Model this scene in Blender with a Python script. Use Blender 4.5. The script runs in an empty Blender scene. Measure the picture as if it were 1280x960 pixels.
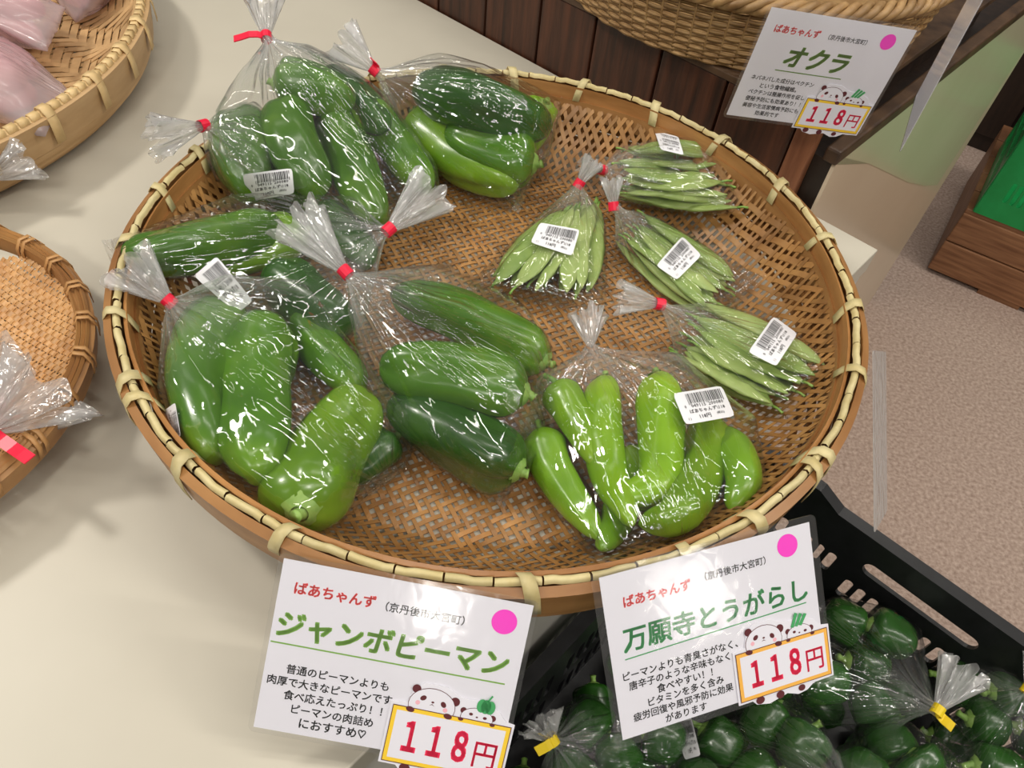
import bpy, bmesh, math, random
import numpy as np
from mathutils import Vector, Matrix, noise
from mathutils.bvhtree import BVHTree

random.seed(7)
S = bpy.context.scene
COL = S.collection

# ------------------------------------------------------------------ camera
F_PX, PITCH, ROLL = 940.74, 0.87258, 0.12641
CAM = np.array([0.02546, -0.50502, 0.51209])
_fw = np.array([0, math.cos(PITCH), -math.sin(PITCH)])
_r0 = np.array([1.0, 0, 0]); _u0 = np.cross(_r0, _fw)
_rt = math.cos(ROLL) * _r0 + math.sin(ROLL) * _u0
_up = -math.sin(ROLL) * _r0 + math.cos(ROLL) * _u0
cd = bpy.data.cameras.new('camera'); cam = bpy.data.objects.new('camera', cd); COL.objects.link(cam)
cd.sensor_width = 36.0; cd.lens = F_PX / 1280 * 36.0; cd.clip_start = 0.01
cam.matrix_world = Matrix(((_rt[0], _up[0], -_fw[0], CAM[0]), (_rt[1], _up[1], -_fw[1], CAM[1]),
                           (_rt[2], _up[2], -_fw[2], CAM[2]), (0, 0, 0, 1)))
S.camera = cam

# ------------------------------------------------------------------ world and lamps
w = bpy.data.worlds.new('world'); S.world = w; w.use_nodes = True
w.node_tree.nodes['Background'].inputs[0].default_value = (1.0, 0.95, 0.88, 1)
w.node_tree.nodes['Background'].inputs[1].default_value = 0.12

def area(loc, target, size, power, col=(1, 0.95, 0.87), sy=None):
    l = bpy.data.lights.new('ceiling_and_fill_lamp', 'AREA'); l.energy = power; l.color = col
    l.shape = 'RECTANGLE'; l.size = size; l.size_y = sy or size
    o = bpy.data.objects.new('ceiling_and_fill_lamp', l); COL.objects.link(o); o.location = loc
    o.rotation_euler = (Vector(target) - Vector(loc)).to_track_quat('-Z', 'Y').to_euler()
    return o
area((-1.35, 0.15, 1.45), (0, 0, 0), 0.20, 17)
area((-0.25, -1.5, 1.65), (0, 0, 0), 0.20, 13)
for x, y, e in ((-1.5, 1.5, 5), (0.0, 1.5, 6), (1.4, 1.4, 10), (-1.3, 0.0, 6), (0.15, 0.25, 10), (1.5, 0.0, 15), (-1.2, -1.4, 6), (0.3, -1.3, 9), (1.6, -1.3, 11), (2.6, -0.4, 30)):  # last tube is added, unseen, to brighten the beige panel and floor
    area((x, y, 1.9), (x, y, 0), 1.2, e, sy=0.06)
area((0.06, -4.6, 1.75), (0, 0, 0), 0.26, 9)
area((3.4, -3.2, 1.45), (0, 0, 0), 0.45, 9)
S.view_settings.view_transform = 'Standard'; S.view_settings.look = 'None'
S.view_settings.exposure = -0.28; S.view_settings.gamma = 1.0
S.cycles.transparent_max_bounces = 24
S.cycles.max_bounces = 8

# ------------------------------------------------------------------ pixel helpers (1280 x 960 frame)
def ray(x, y):
    d = _fw * F_PX + _rt * (x - 640) - _up * (y - 480)
    return d / np.linalg.norm(d)
def P(x, y, z):
    d = ray(x, y); return CAM + d * ((z - CAM[2]) / d[2])
def PN(x, y, n, k):
    d = ray(x, y); return CAM + d * ((k - CAM @ n) / (d @ n))
def proj(X):
    v = np.asarray(X, float) - CAM; dz = v @ _fw
    return 640 + F_PX * (v @ _rt) / dz, 480 - F_PX * (v @ _up) / dz

# ------------------------------------------------------------------ materials
MATS = {}
def newmat(name):
    m = bpy.data.materials.new(name); m.use_nodes = True; MATS[name] = m
    return m, m.node_tree, m.node_tree.nodes, m.node_tree.links
def coords(nt, scale=(1, 1, 1), kind='Object'):
    tc = nt.nodes.new('ShaderNodeTexCoord'); mp = nt.nodes.new('ShaderNodeMapping')
    mp.inputs['Scale'].default_value = scale
    nt.links.new(tc.outputs[kind], mp.inputs[0]); return mp.outputs[0]
def noise_tex(nt, vec, scale, detail=4, rough=0.55, dist=0):
    n = nt.nodes.new('ShaderNodeTexNoise'); n.inputs['Scale'].default_value = scale
    n.inputs['Detail'].default_value = detail; n.inputs['Roughness'].default_value = rough
    n.inputs['Distortion'].default_value = dist
    nt.links.new(vec, n.inputs['Vector']); return n
def ramp(nt, fac, stops):
    r = nt.nodes.new('ShaderNodeValToRGB'); e = r.color_ramp.elements
    while len(e) < len(stops): e.new(0.5)
    for k, (p, c) in zip(e, stops): k.position = p; k.color = (*c, 1)
    nt.links.new(fac, r.inputs[0]); return r.outputs[0]
def bump(nt, h, strength, dist=0.001):
    b = nt.nodes.new('ShaderNodeBump'); b.inputs['Strength'].default_value = strength
    b.inputs['Distance'].default_value = dist; nt.links.new(h, b.inputs['Height']); return b.outputs[0]
def surf(name, c1, c2, scale=(30, 30, 30), rough=0.5, detail=4, bumpd=0.0, rnd=0.0, spec=0.5, coat=0.0, lo=0.3, hi=0.7, ns=1.0):
    m, nt, N, L = newmat(name); b = N['Principled BSDF']
    n = noise_tex(nt, coords(nt, scale), ns, detail)
    c = ramp(nt, n.outputs[0], [(lo, c1), (hi, c2)])
    if rnd:
        oi = N.new('ShaderNodeObjectInfo'); mr = N.new('ShaderNodeMapRange'); hs = N.new('ShaderNodeHueSaturation')
        mr.inputs[3].default_value = 1 - rnd; mr.inputs[4].default_value = 1 + rnd
        L.new(oi.outputs['Random'], mr.inputs[0]); L.new(mr.outputs[0], hs.inputs['Value']); L.new(c, hs.inputs['Color']); c = hs.outputs[0]
    L.new(c, b.inputs['Base Color']); b.inputs['Roughness'].default_value = rough
    b.inputs['Specular IOR Level'].default_value = spec
    b.inputs['Coat Weight'].default_value = coat; b.inputs['Coat Roughness'].default_value = 0.12
    if bumpd: L.new(bump(nt, n.outputs[0], 0.6, bumpd), b.inputs['Normal'])
    return m
def plain(name, c, rough=0.5, spec=0.4):
    m, nt, N, L = newmat(name); b = N['Principled BSDF']; b.inputs['Base Color'].default_value = (*c, 1)
    b.inputs['Roughness'].default_value = rough; b.inputs['Specular IOR Level'].default_value = spec; return m

def film_mat(name, haze, gloss0, rough=0.07, bstr=1.0, streak=True, hazecol=(0.9, 0.9, 0.9), gather=0.0, iso=15, dist=0.02):
    """thin clear plastic: transparent sheet + reflection from a creased surface + a little milky scatter"""
    m, nt, N, L = newmat(name)
    for n in list(N):
        if n.type == 'BSDF_PRINCIPLED': N.remove(n)
    out = [n for n in N if n.type == 'OUTPUT_MATERIAL'][0]
    def math_(op, a, b=None):
        k = N.new('ShaderNodeMath'); k.operation = op
        for i, v in enumerate((a, b)):
            if v is None: continue
            if isinstance(v, (int, float)): k.inputs[i].default_value = v
            else: L.new(v, k.inputs[i])
        return k.outputs[0]
    def ridge(sock): return math_('ABSOLUTE', math_('SUBTRACT', sock, 0.5))
    n1 = ridge(noise_tex(nt, coords(nt, (iso, iso, iso)), 1.0, 1.5, 0.4, 0.5).outputs[0])
    h = n1
    if streak:
        n2 = ridge(noise_tex(nt, coords(nt, (15, 1.3, 1), 'UV'), 1.0, 2, 0.5, 0.5).outputs[0])
        n3 = ridge(noise_tex(nt, coords(nt, (iso * 2.3, iso * 1.1, iso * 1.9)), 1.0, 1.0, 0.5, 0.3).outputs[0])
        h = math_('ADD', math_('ADD', math_('MULTIPLY', n1, 0.75), math_('MULTIPLY', n2, 0.75)), math_('MULTIPLY', n3, 0.16))
    nb = bump(nt, h, bstr, dist)
    lw = N.new('ShaderNodeLayerWeight'); lw.inputs[0].default_value = 0.5; L.new(nb, lw.inputs['Normal'])
    pw = math_('POWER', lw.outputs['Facing'], 4.0)
    mr = N.new('ShaderNodeMapRange'); mr.inputs[3].default_value = gloss0; mr.inputs[4].default_value = 0.7; L.new(pw, mr.inputs[0])
    tr = N.new('ShaderNodeBsdfTransparent')
    gl = N.new('ShaderNodeBsdfGlossy'); gl.inputs['Roughness'].default_value = rough; L.new(nb, gl.inputs['Normal'])
    df = N.new('ShaderNodeBsdfDiffuse'); df.inputs[0].default_value = (*hazecol, 1)
    tl = N.new('ShaderNodeBsdfTranslucent'); tl.inputs[0].default_value = (*hazecol, 1)
    dt = N.new('ShaderNodeMixShader'); dt.inputs[0].default_value = 0.4; L.new(df.outputs[0], dt.inputs[1]); L.new(tl.outputs[0], dt.inputs[2])
    hz = N.new('ShaderNodeMixShader'); hz.inputs[0].default_value = haze; L.new(tr.outputs[0], hz.inputs[1]); L.new(dt.outputs[0], hz.inputs[2])
    if gather:                                        # the sheet is doubled up in folds towards the tie
        tc = N.new('ShaderNodeTexCoord'); sx = N.new('ShaderNodeSeparateXYZ'); L.new(tc.outputs['UV'], sx.inputs[0])
        g = N.new('ShaderNodeMapRange'); g.inputs[1].default_value = 0.0; g.inputs[2].default_value = 0.30; g.inputs[3].default_value = 1.0; g.inputs[4].default_value = 0.0
        L.new(sx.outputs[1], g.inputs[0])
        fold = N.new('ShaderNodeMapRange'); fold.inputs[1].default_value = 0.0; fold.inputs[2].default_value = 0.16; fold.inputs[3].default_value = 1.0; fold.inputs[4].default_value = 0.15
        L.new(n2, fold.inputs[0])
        L.new(math_('ADD', math_('MULTIPLY', math_('MULTIPLY', math_('POWER', g.outputs[0], 1.5), fold.outputs[0]), gather), haze), hz.inputs[0])
    mx = N.new('ShaderNodeMixShader'); L.new(mr.outputs[0], mx.inputs[0]); L.new(hz.outputs[0], mx.inputs[1]); L.new(gl.outputs[0], mx.inputs[2])
    L.new(mx.outputs[0], out.inputs[0]); return m

M_table = surf('table_laminate', (0.50, 0.465, 0.385), (0.54, 0.505, 0.42), (6, 6, 6), 0.42, spec=0.35)
M_tside = surf('table_side', (0.50, 0.48, 0.43), (0.56, 0.54, 0.48), (5, 5, 5), 0.5)
M_tline = plain('table_joint', (0.03, 0.025, 0.02), 0.6)
M_carpet = surf('carpet', (0.30, 0.215, 0.175), (0.54, 0.42, 0.355), (140, 140, 140), 0.95, 6, 0.004, spec=0.1)
M_strip = surf('bamboo_strip', (0.25, 0.112, 0.032), (0.40, 0.205, 0.066), (40, 40, 40), 0.42, rnd=0.24, spec=0.45)
M_hoop = surf('bamboo_hoop', (0.27, 0.115, 0.034), (0.47, 0.235, 0.08), (9, 9, 60), 0.4, 5, rnd=0.12)
M_cane = surf('cane_binding', (0.52, 0.42, 0.185), (0.66, 0.57, 0.31), (60, 60, 60), 0.5, rnd=0.08)
M_strip2 = surf('bamboo_strip_tan', (0.42, 0.25, 0.11), (0.62, 0.40, 0.19), (40, 40, 40), 0.5, rnd=0.15)
M_hoop2 = surf('bamboo_hoop_tan', (0.40, 0.24, 0.10), (0.58, 0.38, 0.19), (10, 10, 50), 0.5, 5, rnd=0.1)
M_cane2 = surf('cane_binding_tan', (0.60, 0.41, 0.18), (0.74, 0.54, 0.27), (60, 60, 60), 0.5, rnd=0.08)
M_strip3 = surf('bamboo_strip_orange', (0.44, 0.21, 0.07), (0.64, 0.36, 0.14), (40, 40, 40), 0.5, rnd=0.14)
M_hoop3 = surf('bamboo_hoop_orange', (0.30, 0.14, 0.05), (0.48, 0.26, 0.09), (12, 12, 40), 0.45, 5, rnd=0.1)
M_cane3 = surf('cane_binding_orange', (0.42, 0.21, 0.07), (0.56, 0.31, 0.12), (60, 60, 60), 0.5, rnd=0.1)
M_wick = surf('wicker', (0.23, 0.12, 0.04), (0.42, 0.26, 0.11), (50, 50, 50), 0.5, rnd=0.15)
def pep_mat(name, c1, c2, c3, rough=0.27):
    m, nt, N, L = newmat(name); b = N['Principled BSDF']
    n = noise_tex(nt, coords(nt, (14, 14, 14)), 1.0, 3)
    c = ramp(nt, n.outputs[0], [(0.25, c1), (0.5, c2), (0.75, c3)])
    n2 = noise_tex(nt, coords(nt, (260, 260, 260)), 1.0, 2)
    oi = N.new('ShaderNodeObjectInfo'); mv = N.new('ShaderNodeMapRange'); hs = N.new('ShaderNodeHueSaturation')
    mv.inputs[3].default_value = 0.86; mv.inputs[4].default_value = 1.2
    L.new(oi.outputs['Random'], mv.inputs[0]); L.new(mv.outputs[0], hs.inputs['Value']); L.new(c, hs.inputs['Color']); c = hs.outputs[0]
    L.new(c, b.inputs['Base Color']); b.inputs['Roughness'].default_value = rough
    b.inputs['Coat Weight'].default_value = 0.25; b.inputs['Coat Roughness'].default_value = 0.15
    b.inputs['Subsurface Weight'].default_value = 0.0
    L.new(bump(nt, n2.outputs[0], 0.12, 0.0008), b.inputs['Normal']); return m
M_pd = pep_mat('pepper_dark', (0.013, 0.058, 0.003), (0.021, 0.085, 0.005), (0.045, 0.14, 0.008))
M_pm = pep_mat('pepper_mid', (0.034, 0.115, 0.004), (0.064, 0.178, 0.006), (0.145, 0.29, 0.011))
M_pb = pep_mat('pepper_bright', (0.085, 0.21, 0.007), (0.15, 0.31, 0.010), (0.23, 0.40, 0.018))
M_pl = pep_mat('pepper_lime', (0.11, 0.255, 0.005), (0.19, 0.37, 0.008), (0.29, 0.46, 0.018), 0.22)
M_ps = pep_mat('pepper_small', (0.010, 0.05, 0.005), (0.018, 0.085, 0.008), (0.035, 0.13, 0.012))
M_stem = surf('pepper_stem', (0.16, 0.33, 0.05), (0.33, 0.50, 0.12), (90, 90, 90), 0.45)
M_bean = [surf('bean_%d' % i, a, b, (55, 55, 55), 0.42, 4, lo=0.3, hi=0.72) for i, (a, b) in enumerate((
    ((0.25, 0.36, 0.085), (0.36, 0.47, 0.135)), ((0.30, 0.415, 0.115), (0.42, 0.53, 0.18)), ((0.19, 0.30, 0.06), (0.30, 0.42, 0.105))))]
M_film = film_mat('clear_film', 0.010, 0.10, gather=0.35)
M_filmw = film_mat('clear_film_loose', 0.02, 0.12, gather=0.55)
M_filmn = film_mat('clear_film_gathered', 0.34, 0.16, 0.10, iso=34, dist=0.016)
M_milky = film_mat('milky_film', 0.60, 0.06, 0.2, hazecol=(0.74, 0.62, 0.64), dist=0.008)
M_lam = film_mat('laminate', 0.03, 0.04, 0.09, bstr=0.12, streak=False, iso=60, dist=0.002)
M_laml = film_mat('laminate_loose', 0.5, 0.08, 0.10, bstr=0.2, streak=False, iso=40)
M_red = plain('red_tape', (0.78, 0.012, 0.05), 0.35)
M_yel = plain('yellow_tape', (0.85, 0.62, 0.02), 0.4)
M_white = plain('label_paper', (0.80, 0.80, 0.83), 0.5)
M_card = plain('card_paper', (0.78, 0.77, 0.84), 0.55)
M_ink = plain('black_ink', (0.012, 0.012, 0.014), 0.6)
M_inkred = plain('red_ink', (0.85, 0.08, 0.08), 0.6)
M_inkprice = plain('price_red_ink', (0.90, 0.03, 0.10), 0.6)
M_inkgreen = plain('leaf_green_ink', (0.20, 0.42, 0.06), 0.6)
M_inkgreen2 = plain('deep_green_ink', (0.06, 0.36, 0.12), 0.6)
M_inkgreen3 = plain('olive_green_ink', (0.13, 0.26, 0.04), 0.6)
M_pink = plain('magenta_sticker', (0.95, 0.05, 0.60), 0.5)
M_yin = plain('yellow_ink', (0.90, 0.60, 0.04), 0.6)
M_oin = plain('orange_ink', (0.88, 0.46, 0.08), 0.6)
M_brown = plain('maroon_ink', (0.11, 0.02, 0.025), 0.6)
M_blush = plain('blush_ink', (0.85, 0.45, 0.52), 0.6)
M_blk = surf('black_plastic', (0.008, 0.008, 0.009), (0.014, 0.014, 0.016), (80, 80, 80), 0.38)
M_grn = surf('green_plastic', (0.004, 0.27, 0.06), (0.008, 0.34, 0.085), (20, 20, 20), 0.35)
def wood(name, c1, c2, sc=(6, 90, 90), rough=0.45, rnd=0.12):
    return surf(name, c1, c2, sc, rough, 6, 0.0015, rnd, lo=0.3, hi=0.7)
M_board = wood('red_brown_board', (0.022, 0.008, 0.004), (0.092, 0.03, 0.013), (90, 90, 7))
M_post = wood('post_wood', (0.13, 0.045, 0.02), (0.25, 0.10, 0.045), (90, 90, 7))
M_beam = wood('beam_wood', (0.035, 0.018, 0.010), (0.11, 0.06, 0.03), (30, 30, 30))
M_box = wood('crate_wood', (0.16, 0.065, 0.028), (0.33, 0.16, 0.075), (9, 9, 130))
M_dark = wood('dark_cabinet_wood', (0.012, 0.007, 0.005), (0.03, 0.016, 0.01), (60, 60, 8))
M_panel = surf('beige_panel', (0.60, 0.49, 0.36), (0.65, 0.54, 0.40), (3, 3, 3), 0.22, spec=0.5)
M_panelg = surf('green_on_panel', (0.50, 0.49, 0.32), (0.56, 0.545, 0.37), (3, 3, 3), 0.22, spec=0.5)
M_pinkv = surf('pink_root', (0.62, 0.16, 0.22), (0.80, 0.38, 0.40), (40, 40, 40), 0.5)

# ------------------------------------------------------------------ object helpers
def worldloc(o):
    v = Vector((0, 0, 0))
    while o: v += o.location; o = o.parent
    return v
def tag(o, label=None, cat=None, group=None, kind=None):
    if label: o['label'] = label
    if cat: o['category'] = cat
    if group: o['group'] = group
    if kind: o['kind'] = kind
    return o
def link(name, me, parent=None):
    o = bpy.data.objects.new(name, me); COL.objects.link(o)
    if parent: o.parent = parent
    return o
def thing(name, label, cat, loc=(0, 0, 0), group=None):
    o = link(name, None); o.location = loc; o.empty_display_size = 0.02
    return tag(o, label, cat, group)
def mesh(name, V, Fc, mat, parent=None, smooth=True, uv=None, origin=None):
    V = np.asarray(V, float)
    off = np.array(worldloc(parent)) if parent else np.zeros(3)
    o_loc = np.zeros(3)
    if origin is not None: o_loc = np.array(origin, float) - off; off = np.array(origin, float)
    me = bpy.data.meshes.new(name); me.from_pydata((V - off).tolist(), [], Fc)
    me.materials.append(mat)
    if smooth: me.polygons.foreach_set('use_smooth', [True] * len(me.polygons))
    if uv is not None:
        l = me.uv_layers.new(name='UVMap'); idx = np.zeros(len(me.loops), int); me.loops.foreach_get('vertex_index', idx)
        l.data.foreach_set('uv', np.asarray(uv, float)[idx].ravel())
    me.update()
    o = link(name, me, parent); o.location = o_loc
    return o
class MB:
    def __init__(s): s.v = []; s.f = []
    def add(s, V, Fc):
        n = len(s.v); s.v += [tuple(map(float, p)) for p in V]; s.f += [tuple(i + n for i in f) for f in Fc]; return s
    def box(s, O, X, Y, Z):
        O, X, Y, Z = map(lambda a: np.asarray(a, float), (O, X, Y, Z))
        if np.dot(np.cross(X, Y), Z) < 0: X, Y = Y, X
        V = [O, O + X, O + X + Y, O + Y, O + Z, O + X + Z, O + X + Y + Z, O + Y + Z]
        return s.add(V, [(3, 2, 1, 0), (4, 5, 6, 7), (0, 1, 5, 4), (1, 2, 6, 5), (2, 3, 7, 6), (3, 0, 4, 7)])
    def tube(s, pts, r, n=8, cap=True):
        pts = [np.asarray(p, float) for p in pts]; m = len(pts)
        rr = r if hasattr(r, '__len__') else [r] * m
        fr = frames(pts); V = []
        for i in range(m):
            for k in range(n):
                a = 2 * math.pi * k / n; V.append(pts[i] + rr[i] * (math.cos(a) * fr[i][0] + math.sin(a) * fr[i][1]))
        Fc = [(i * n + k, i * n + (k + 1) % n, (i + 1) * n + (k + 1) % n, (i + 1) * n + k) for i in range(m - 1) for k in range(n)]
        if cap: Fc += [tuple(range(n - 1, -1, -1)), tuple((m - 1) * n + k for k in range(n))]
        return s.add(V, Fc)
    def build(s, name, mat, parent=None, smooth=False, bevel=0, origin=None):
        o = mesh(name, s.v, s.f, mat, parent, smooth, origin=origin)
        if bevel:
            b = o.modifiers.new('bevel', 'BEVEL'); b.width = bevel; b.segments = 2; b.limit_method = 'ANGLE'
        return o
def unit(v): v = np.asarray(v, float); return v / (np.linalg.norm(v) + 1e-12)
def frames(pts):
    m = len(pts); T = [unit(pts[min(i + 1, m - 1)] - pts[max(i - 1, 0)]) for i in range(m)]
    a = np.array([0, 0, 1.0]) if abs(T[0][2]) < 0.9 else np.array([1.0, 0, 0])
    u = unit(a - T[0] * (a @ T[0])); out = []
    for t in T:
        u = unit(u - t * (u @ t)); out.append((u, np.cross(t, u), t))
    return out
def spline(pts, n):
    pts = [np.asarray(p, float) for p in pts]
    if len(pts) == 2: return [pts[0] + (pts[1] - pts[0]) * i / (n - 1) for i in range(n)]
    q = [2 * pts[0] - pts[1]] + pts + [2 * pts[-1] - pts[-2]]; out = []
    m = len(pts) - 1
    for i in range(n):
        t = i / (n - 1) * m; k = min(int(t), m - 1); f = t - k; a, b, c, d = q[k:k + 4]
        out.append(0.5 * (2 * b + (c - a) * f + (2 * a - 5 * b + 4 * c - d) * f * f + (3 * b - a - 3 * c + d) * f ** 3))
    return out
def interp(s, tab): return float(np.interp(s, [t[0] for t in tab], [t[1] for t in tab]))
def grid_faces(m, n, wrap=True):
    return [(i * n + k, i * n + (k + 1) % n, (i + 1) * n + (k + 1) % n, (i + 1) * n + k) for i in range(m - 1) for k in range(n if wrap else n - 1)]

# ------------------------------------------------------------------ table frame directions
N1 = np.array([0.6152, 0.7884, 0.0])                 # away from camera, across the back edge
N2 = np.array([0.7884, -0.6152, 0.0])                # to the right, across the front edge
CORNER = np.array([0.4103, 0.1850, 0.0])
K1 = CORNER @ N1; K2 = CORNER @ N2
ZF = -0.70
UP = np.array([0, 0, 1.0])
def W(a, b, z=0.0): return N2 * (a + K2) + N1 * (b + K1) + UP * z   # a: right of table edge, b: behind table edge

# floor
mb = MB(); mb.add([(-4, -4, ZF), (5, -4, ZF), (5, 5, ZF), (-4, 5, ZF)], [(0, 1, 2, 3)])
tag(mb.build('floor', M_carpet), kind='structure')

# table
T = thing('display_table', 'cream laminate display table holding the bamboo baskets', 'table', W(-0.7, -0.8, ZF))
MB().box(W(-1.7, -1.6, -0.032), N2 * 1.7, N1 * 1.6, UP * 0.032).build('table_top', M_table, T, bevel=0.0015)
MB().box(W(-1.69, -1.59, -0.036), N2 * 1.685, N1 * 1.585, UP * 0.0045).build('edge_joint', M_tline, T)
MB().box(W(-1.695, -1.595, ZF), N2 * 1.693, N1 * 1.593, UP * (0.70 - 0.036)).build('cabinet_body', M_tside, T, bevel=0.002)

# ------------------------------------------------------------------ shelf with beige side panel
SB = 0.018; SA = -0.092; SZ = 0.056                              # near corner of the shelf unit
nearA = W(SA, SB)
T = thing('shelf_unit', 'shelf unit with glossy beige and green side panel beside the cream table', 'shelf', W(-0.6, 0.4, ZF))
def on_panel(x, y):
    p = PN(x, y, N2, SA + 0.004 + K2); return (p @ N1 - K1 - SB, p[2])
far = 0.84
MB().box(W(-1.6, SB, ZF), N2 * (1.6 + SA), N1 * far, UP * (0.70 + SZ)).build('shelf_body', M_dark, T)
def panel_poly(pts, name, mat, thick=0.004, lift=0.0):
    V = [W(SA + lift, SB + b, z) for b, z in pts] + [W(SA + lift + thick, SB + b, z) for b, z in pts]; n = len(pts)
    mesh(name, V, [tuple(range(n))[::-1], tuple(range(n, 2 * n))] + [(i, (i + 1) % n, n + (i + 1) % n, n + i) for i in range(n)], mat, T, smooth=False)
panel_poly([(0, ZF), (far, ZF), (far, SZ), (0, SZ)], 'side_panel', M_panel)
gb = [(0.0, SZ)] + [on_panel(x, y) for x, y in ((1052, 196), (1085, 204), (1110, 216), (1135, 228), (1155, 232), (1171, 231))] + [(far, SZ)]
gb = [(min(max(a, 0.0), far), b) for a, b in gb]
panel_poly(gb[::-1], 'green_area', M_panelg, 0.0006, 0.004)  # thin green polygon with a curved lower edge, laid over the beige panel
MB().box(W(SA - 0.012, SB - 0.006, SZ), N2 * 0.018, N1 * (far + 0.3), UP * 0.018).build('top_rail', M_beam, T, bevel=0.003)

# wooden stand made of upright boards
T = thing('wooden_stand', 'dark red-brown stand of upright boards carrying the wicker bowl', 'stand', W(-0.6, 0.25, 0.004))
ST = 0.104; x = -0.142
while x > -1.25:
    bw = 0.098 + random.uniform(-0.008, 0.01)
    MB().box(W(x - bw + 0.003, 0.003, -0.02), N2 * (bw - 0.003), N1 * 0.014, UP * (ST + 0.012)).build('board', M_board, T, bevel=0.002)
    x -= bw
MB().box(W(-0.140, 0.001, -0.02), N2 * 0.026, N1 * 0.016, UP * (ST + 0.012)).build('corner_post', M_post, T, bevel=0.002)
MB().box(W(-1.25, SB, SZ + 0.0005), N2 * (1.25 - 0.125), N1 * 0.5, UP * (ST - SZ - 0.009)).build('stand_core', M_dark, T)
MB().box(W(-1.25, 0.001, ST - 0.008), N2 * (1.25 - 0.114), N1 * 0.52, UP * 0.008).build('stand_top', M_beam, T, bevel=0.001)

# ------------------------------------------------------------------ woven baskets
def wrap_tie(c, ang, R, zt, wdt, prof, name, mat, parent, skew=0.0):
    """a strip of cane folded over the rim; prof = [(dr, dz)] going from outside over the top to inside"""
    V = []; n = len(prof)
    for j, (dr, dz) in enumerate(prof):
        a0 = ang + skew * (j / (n - 1) - 0.5)
        for s in (-1, 1):
            a = a0 + s * wdt / 2 / R
            V.append((c[0] + (R + dr) * math.cos(a), c[1] + (R + dr) * math.sin(a), zt + dz))
    o = mesh(name, V, grid_faces(n, 2, False), mat, parent)
    m = o.modifiers.new('thick', 'SOLIDIFY'); m.thickness = 0.0007; m.offset = 1
    return o
def hoop(c, prof, name, mat, parent, n=144, wob=0.0, seed=0.0, a0=0, a1=2 * math.pi):
    """ring with closed rectangular-ish profile [(r, z)]"""
    V = []; m = len(prof)
    for i in range(n):
        a = a0 + (a1 - a0) * i / n
        wv = wob * noise.noise(Vector((math.cos(a) * 3 + seed, math.sin(a) * 3, seed)))
        for r, z in prof: V.append((c[0] + (r + wv) * math.cos(a), c[1] + (r + wv) * math.sin(a), z + wv))
    Fc = [(i * m + k, i * m + (k + 1) % m, ((i + 1) % n) * m + (k + 1) % m, ((i + 1) % n) * m + k) for i in range(n) for k in range(m)]
    return mesh(name, V, Fc, mat, parent, smooth=False)
def inframe(pts, mrg=90):
    for p in pts:
        x, y = proj(p)
        if -mrg < x < 1280 + mrg and -mrg < y < 960 + mrg: return True
    return False
def weave(c, zfun, Rw, pitch, frac, rot, mat, parent, per=4, over=2, amp=0.0008, th=0.0007, keep=None, fa=None):
    ca, sa = math.cos(rot), math.sin(rot); n = int(Rw / pitch); fb = fa or frac
    for d in (0, 1):
        for i in range(-n, n + 1):
            u = i * pitch + random.uniform(-0.06, 0.06) * pitch
            if abs(u) > Rw * 0.985: continue
            Lh = math.sqrt(Rw * Rw - u * u); m0 = int(math.ceil(-Lh / pitch * 2)); m1 = int(math.floor(Lh / pitch * 2))
            V = []; hw = pitch * (frac if d == 0 else fb) / 2 * random.uniform(0.84, 1.16); mid = []
            dr = random.uniform(-0.12, 0.12) * pitch
            for h in range(m0, m1 + 1):
                v = h * pitch / 2
                j = h / 2
                lo, hi = math.floor(j), math.ceil(j)
                def up(jj): return 1 if ((i + jj) % per < over) == (d == 0) else -1
                sgn = (up(lo) + up(hi)) / 2
                uu = u + dr * math.sin(v * 9 + i)
                for s in (-1, 1):
                    a, b = (v, uu + s * hw) if d == 0 else (uu + s * hw, v)
                    X = ca * a - sa * b; Y = sa * a + ca * b
                    z = zfun(math.hypot(X, Y)) + amp * sgn
                    V.append((c[0] + X, c[1] + Y, z + th / 2)); V.append((c[0] + X, c[1] + Y, z - th / 2))
                mid.append(np.mean(V[-4:], 0))
            if keep:
                ok = [keep(p) for p in mid]
                while ok and not ok[0]: ok.pop(0); mid.pop(0); V = V[4:]
                while ok and not ok[-1]: ok.pop(); mid.pop(); V = V[:-4]
            if len(mid) < 3 or not inframe(mid[::3]): continue
            m = len(mid); Fc = []
            for k in range(m - 1):
                a, b = 4 * k, 4 * k + 4
                Fc += [(a, b, b + 2, a + 2), (a + 1, a + 3, b + 3, b + 1), (a, a + 1, b + 1, b), (a + 2, b + 2, b + 3, a + 3)]
            mesh('bamboo_strip', V, Fc, mat, parent, smooth=False)

def bz(r):                                            # inner surface height of the main basket
    return 0.0024 + (0.0 if r < 0.235 else 0.066 * ((r - 0.235) / 0.06) ** 1.5)
RB = 0.309
T = thing('bamboo_basket', 'large round shallow bamboo basket holding the bagged green peppers and beans', 'basket', (0, 0, 0))
weave((0, 0), bz, 0.296, 0.0072, 0.47, math.radians(33), M_strip, T, per=4, over=2, amp=0.0006)
hoop((0, 0), [(0.2965, 0.052), (0.3000, 0.052), (0.3015, 0.084), (0.2985, 0.086)], 'inner_hoop', M_hoop, T, wob=0.001, seed=2)
hoop((0, 0), [(0.2925, 0.055), (0.2962, 0.053), (0.2985, 0.071), (0.2955, 0.0725)], 'inner_hoop', M_hoop, T, wob=0.002, seed=9)
hoop((0, 0), [(0.3075, 0.052), (0.3125, 0.052), (0.3155, 0.084), (0.3095, 0.087)], 'outer_hoop', M_hoop, T, wob=0.0012, seed=4)
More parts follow.
